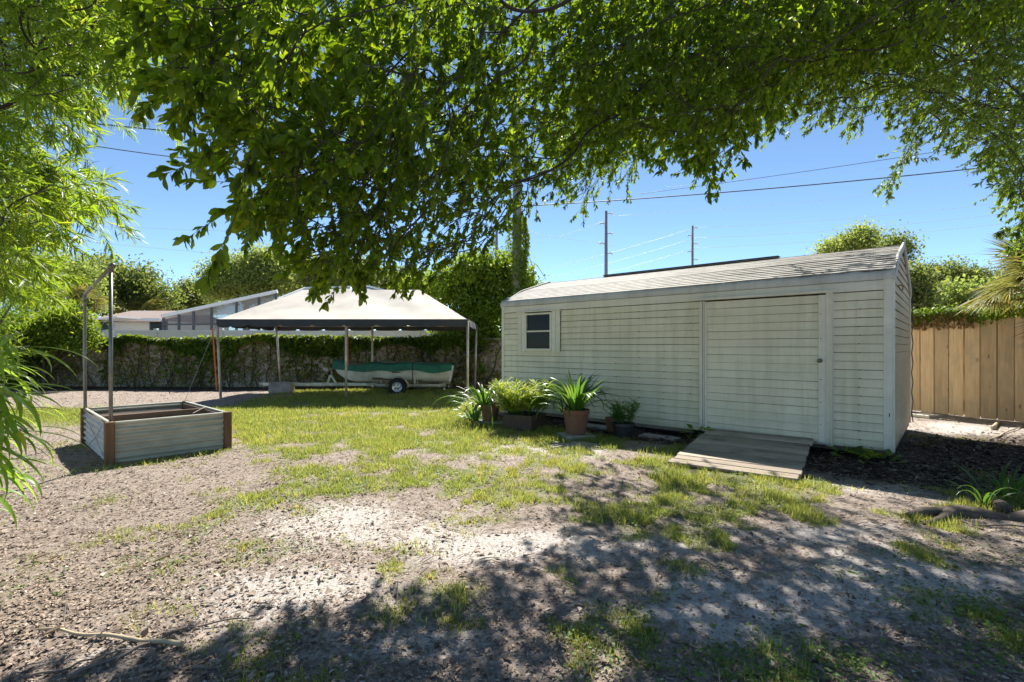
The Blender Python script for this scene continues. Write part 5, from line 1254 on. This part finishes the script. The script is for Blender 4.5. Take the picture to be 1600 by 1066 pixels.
def big_tree(name, loc, label, cat, roots, C, per, size, mat, tpl, tpl_lo, r0, droop, tl, near, nparts=300, leafname='leaf', trunk_pts=None, trunk_r=None, spread=.1, sz=1.0, hang=-.25):
    t = thing(name, loc, label, cat); L0 = np.array(loc)
    P, par, w_, order = skeleton(np.array(roots), C)
    limb_mesh(P - L0, par, w_, r0, .0035).build('branches', M['limb'], t, smooth=True)['kind'] = 'stuff'
    if trunk_pts: MB().tube([Vector(p) - Vector(loc) for p in trunk_pts], trunk_r, 16).build('trunk', M['bark'], t, smooth=True)
    dirs = nrm(P[1:] - P[par[1:]]); lp, la, ln, ls, tips = oak_leaves(C, dirs, per, size, spread, droop, tl, sz, hang)
    V, Fc = twig_mesh(C - L0, tips - L0); o = link(bpy.data.objects.new('twigs', np_mesh('twigs', V, Fc, M['twig'])), t); o['kind'] = 'stuff'
    dist = np.linalg.norm(lp - np.array([0, 0, CH]), axis=1); vis = inframe(lp) & (dist > .8); score = np.where(vis, dist / ls, 1e9); idx = np.argsort(score)[:nparts]
    part = np.zeros(len(lp), bool); part[idx] = True
    Mx = frames(la, ln); vs = [np_mesh(leafname, tpl[0], tpl[1], mat, np.full(len(tpl[0]), r_), True) for r_ in (0.05, .3, .5, .7)]
    for i in idx:
        m4 = Matrix(((*(Mx[i, 0] * ls[i]), lp[i, 0] - L0[0]), (*(Mx[i, 1] * ls[i]), lp[i, 1] - L0[1]), (*(Mx[i, 2] * ls[i]), lp[i, 2] - L0[2]), (0, 0, 0, 1)))
        inst(leafname, vs[int(i) % 4], t, m4)
    far = (dist > near) & ~part; nr = ~far & ~part
    for msk, tp in ((nr, tpl), (far, tpl_lo)):
        if msk.sum(): o = link(bpy.data.objects.new('crown', scatter('crown', tp, lp[msk] - L0, la[msk], ln[msk], ls[msk], mat)), t); o['kind'] = 'stuff'
    print(name, len(lp)); return t
# --- oak 1: broad leaves, arching overhead from a trunk to the right
POLY = [(225, -60), (225, 60), (235, 120), (205, 150), (200, 225), (255, 235), (330, 265), (300, 325), (345, 345), (372, 385), (405, 330), (440, 380), (470, 455), (520, 485), (590, 480), (640, 490), (700, 470), (745, 425), (800, 385), (850, 330),
        (900, 285), (960, 255), (1010, 255), (1060, 245), (1090, 295), (1140, 290), (1165, 220), (1225, 205), (1240, 160), (1300, 130), (1420, 110), (1500, 60), (1640, 40), (1640, -60)]
def depth1(px, py, u):
    lo = 2.3 + .3 * sstep(300, 620, px) * sstep(150, 380, py) + 1.4 * sstep(600, 950, px); hi = 3.6 + 3.3 * sstep(260, 620, px)
    hi = np.minimum(hi, (2.7 + 1.0 * sstep(450, 800, px) + 2.4 * sstep(780, 980, px)) / (1 - .00117 * (542 - py))); hi = np.maximum(hi, lo + .5)
    return lo + (hi - lo) * u ** .8
C1 = cloud(POLY, 4700, depth1, erode=.11)
px = CX + F * C1[:, 0] / C1[:, 1]; py = CY - F * (C1[:, 2] - CH) / C1[:, 1]
thin = (1 - sstep(330, 520, px)) * sstep(60, 220, py) * .84 + .55 * (1 - sstep(250, 330, px)); thin = np.maximum(thin, .45 * sstep(380, 440, py)); thin = np.maximum(thin, .42 * (1 - sstep(480, 640, px)))
C1 = C1[rng.random(len(C1)) > thin]
# overhead part of the crown, beyond the top of the frame
n = 330; Yo = rng.uniform(4.2, 11.5, n); Xo = rng.uniform(.2, 6.5, n); Zo = CH + Yo * rng.uniform(.72, 1.05, n); k = Zo < 9.0
C1b = np.stack([Xo, Yo, Zo], -1)[k]; hole = fbm(C1b[:, 0] * .8, C1b[:, 1] * .8, 77, 2); C1b = C1b[(hole > .40)]
px = CX + F * C1[:, 0] / C1[:, 1]; C1 = np.vstack([C1, cloud([(880, -60), (880, 220), (1010, 240), (1100, 270), (1200, 190), (1300, 120), (1500, 50), (1640, 30), (1640, -60)], 1000, lambda px, py, u: 3.6 + 3.2 * u, erode=.12)]); px = CX + F * C1[:, 0] / C1[:, 1]; py = CY - F * (C1[:, 2] - CH) / C1[:, 1]
SZ1 = np.concatenate([.98 - .36 * sstep(420, 520, px) * sstep(200, 330, py) * (1 - sstep(860, 960, px)) - .15 * sstep(500, 700, px), np.ones(len(C1b))])
C1 = np.vstack([C1, C1b])
big_tree('oak_tree', (5.9, 2.9, 0), 'large oak with broad leaves arching overhead across the top of the yard', 'tree', (5.6, 2.8, 5.0), C1, 27, .076, M['oakleaf'], T_OAK, T_OAK_LO, .026, .55, .26, 4.0,
         trunk_pts=[(5.9, 2.9, -.3), (5.95, 2.9, 1.2), (5.8, 2.95, 2.8), (5.6, 2.8, 5.0)], trunk_r=[.38, .29, .25, .2], sz=SZ1)
# --- oak 2: small leaves, farther, right side
POLY2 = [(860, 150), (850, 230), (880, 330), (905, 355), (930, 300), (985, 300), (1010, 260), (1060, 200), (1200, 215), (1290, 195), (1330, 215), (1380, 185), (1420, 195), (1400, 230), (1375, 290), (1350, 320), (1375, 325), (1420, 270), (1450, 215), (1500, 235), (1540, 250), (1600, 400), (1680, 430), (1680, -60), (1150, -60)]
C2 = cloud(POLY2, 3300, lambda px, py, u: 6.2 + 3.2 * u + .0 * px, erode=.12)
C2 = np.vstack([C2, cloud([(1180, -60), (1180, 130), (1300, 170), (1400, 150), (1440, 190), (1500, 230), (1560, 260), (1575, 380), (1680, 430), (1680, -60)], 1000, lambda px, py, u: 4.6 + 3.0 * u + .0 * px, erode=.12)])
n = 700; Yo = rng.uniform(6.5, 12, n); Xo = rng.uniform(1.5, 9.5, n); Zo = CH + Yo * rng.uniform(.72, .95, n); C2b = np.stack([Xo, Yo, Zo], -1)[(Zo < 9.5) & (fbm(Xo * .7, Yo * .7, 99, 2) > .42)]
C2 = np.vstack([C2, C2b])
big_tree('live_oak_tree', (9.4, 6.2, 0), 'small leaved oak reaching in from the right above the wooden fence', 'tree', (9.0, 6.6, 4.2), C2, 30, .062, M['oakleaf2'], T_OAKS, T_OAKS, .032, .45, .30, 0, nparts=0,
         trunk_pts=[(9.4, 6.2, -.3), (9.4, 6.2, 1.5), (9.3, 6.3, 3.0), (9.0, 6.6, 4.2)], trunk_r=[.36, .28, .24, .19])
# --- bamboo on the left
def bamboo(polys, loc, label, n, dfun, per, size, nparts, root, tl=.35, mat='bambooleaf', droop=.5):
    C = np.vstack([cloud(p, m_, dfun) for p, m_ in polys]); return C
PB = [([(-80, -60), (240, -60), (215, 60), (215, 90), (225, 140), (160, 170), (115, 190), (90, 230), (60, 235), (-80, 250)], 560),
      ([(-80, 230), (70, 240), (100, 270), (180, 300), (215, 320), (245, 345), (252, 365), (235, 380), (190, 370), (140, 380), (90, 360), (60, 420), (-80, 500)], 430),
      ([(-80, 380), (60, 390), (90, 430), (60, 470), (20, 480), (-80, 490)], 120), ([(90, 170), (140, 220), (150, 245), (110, 240), (70, 220)], 30)]
CB = np.vstack([cloud(p, m_, lambda px, py, u: 3.3 + 2.4 * u, erode=.20) for p, m_ in PB])
n = 110; CBo = np.stack([rng.uniform(-6.5, -3.4, n), rng.uniform(2.5, 6.5, n), rng.uniform(3.6, 7.5, n)], -1); CB = np.vstack([CB, CBo])
bt_ = big_tree('bamboo_clump', (-6.1, 4.4, 0), 'tall feathery yellow green bamboo filling the left side of the view', 'bamboo', (-6.1, 4.4, 1.6), CB, 46, .118, M['bambooleaf'], T_LANCE, T_LANCE_LO, .03, .30, .34, 3.4, nparts=300, hang=-.12)
rs = random.Random(12)
for k in range(12):
    bx_, by_ = rs.uniform(-.5, .4), rs.uniform(-.6, .6); lx, ly = rs.uniform(-.3, 1.9), rs.uniform(-1.0, 1.2)
    pts = [(bx_ + lx * (q / 9) ** 2.2, by_ + ly * (q / 9) ** 2.2, 6.4 * (q / 9) ** .95 - .1) for q in range(10)]
    MB().tube(pts, [.028 * (1 - .75 * q / 9) for q in range(10)], 8).build('culm', M['bamboostick'], bt_, smooth=True)
# --- close broad bamboo leaves lower left
LF = leaf_variants('leaf', M['nearbamboo'], [(.30, .026, 1.5), (.34, .030, 1.1), (.26, .024, 1.9), (.36, .028, .8)])
nb = thing('broad_bamboo', (-2.9, 2.45, 0), 'close bamboo sprays with long bright leaves at the lower left edge', 'bamboo'); rs = random.Random(21)
L0 = Vector((-2.9, 2.45, 0))
for k, (px, py) in enumerate([(-20, 520), (-30, 560), (5, 545), (-10, 600), (-35, 640), (0, 585), (-15, 680), (-30, 720), (-25, 590), (-40, 500), (-12, 640), (-28, 760), (15, 520), (20, 570), (25, 610), (10, 640), (20, 670), (5, 700), (0, 740), (-5, 610), (30, 540), (-10, 545)]):
    tip = at(px + 16, py, 2.4 + rs.uniform(-.1, .2)) - L0; base = Vector((-.45 + rs.uniform(-.1, .1), rs.uniform(-.1, .3), max(.1, tip.z - rs.uniform(.2, .5))))
    MB().tube([base, base.lerp(tip, .5) + Vector((0, 0, .10)), tip], [.006, .004, .002], 5).build('stem', M['bamboostick'], nb)
    for q in range(15):
        u = rs.uniform(.35, 1); p = base.lerp(tip, u) + Vector((0, 0, .10 * 4 * u * (1 - u) * .5)); az = rs.gauss(0, .9); el = rs.uniform(-.9, .35)
        m4 = Matrix.Translation(p) @ Matrix.Rotation(az - math.pi / 2, 4, 'Z') @ Matrix.Rotation(-R(82) + el, 4, 'X') @ Matrix.Rotation(rs.uniform(-.5, .5), 4, 'Y') @ Matrix.Diagonal(((s := rs.uniform(.7, 1.05)), s, s, 1))
        inst('leaf', rs.choice(LF), nb, m4)
for k in range(4):
    MB().tube([(-.5 + rs.uniform(-.1, .15), rs.uniform(-.2, .2), -.1), (-.5 + rs.uniform(-.1, .1), rs.uniform(-.1, .2), 1.0), (-.4, .1, 1.9)], [.012, .009, .004], 6).build('culm', M['bamboostick'], nb)
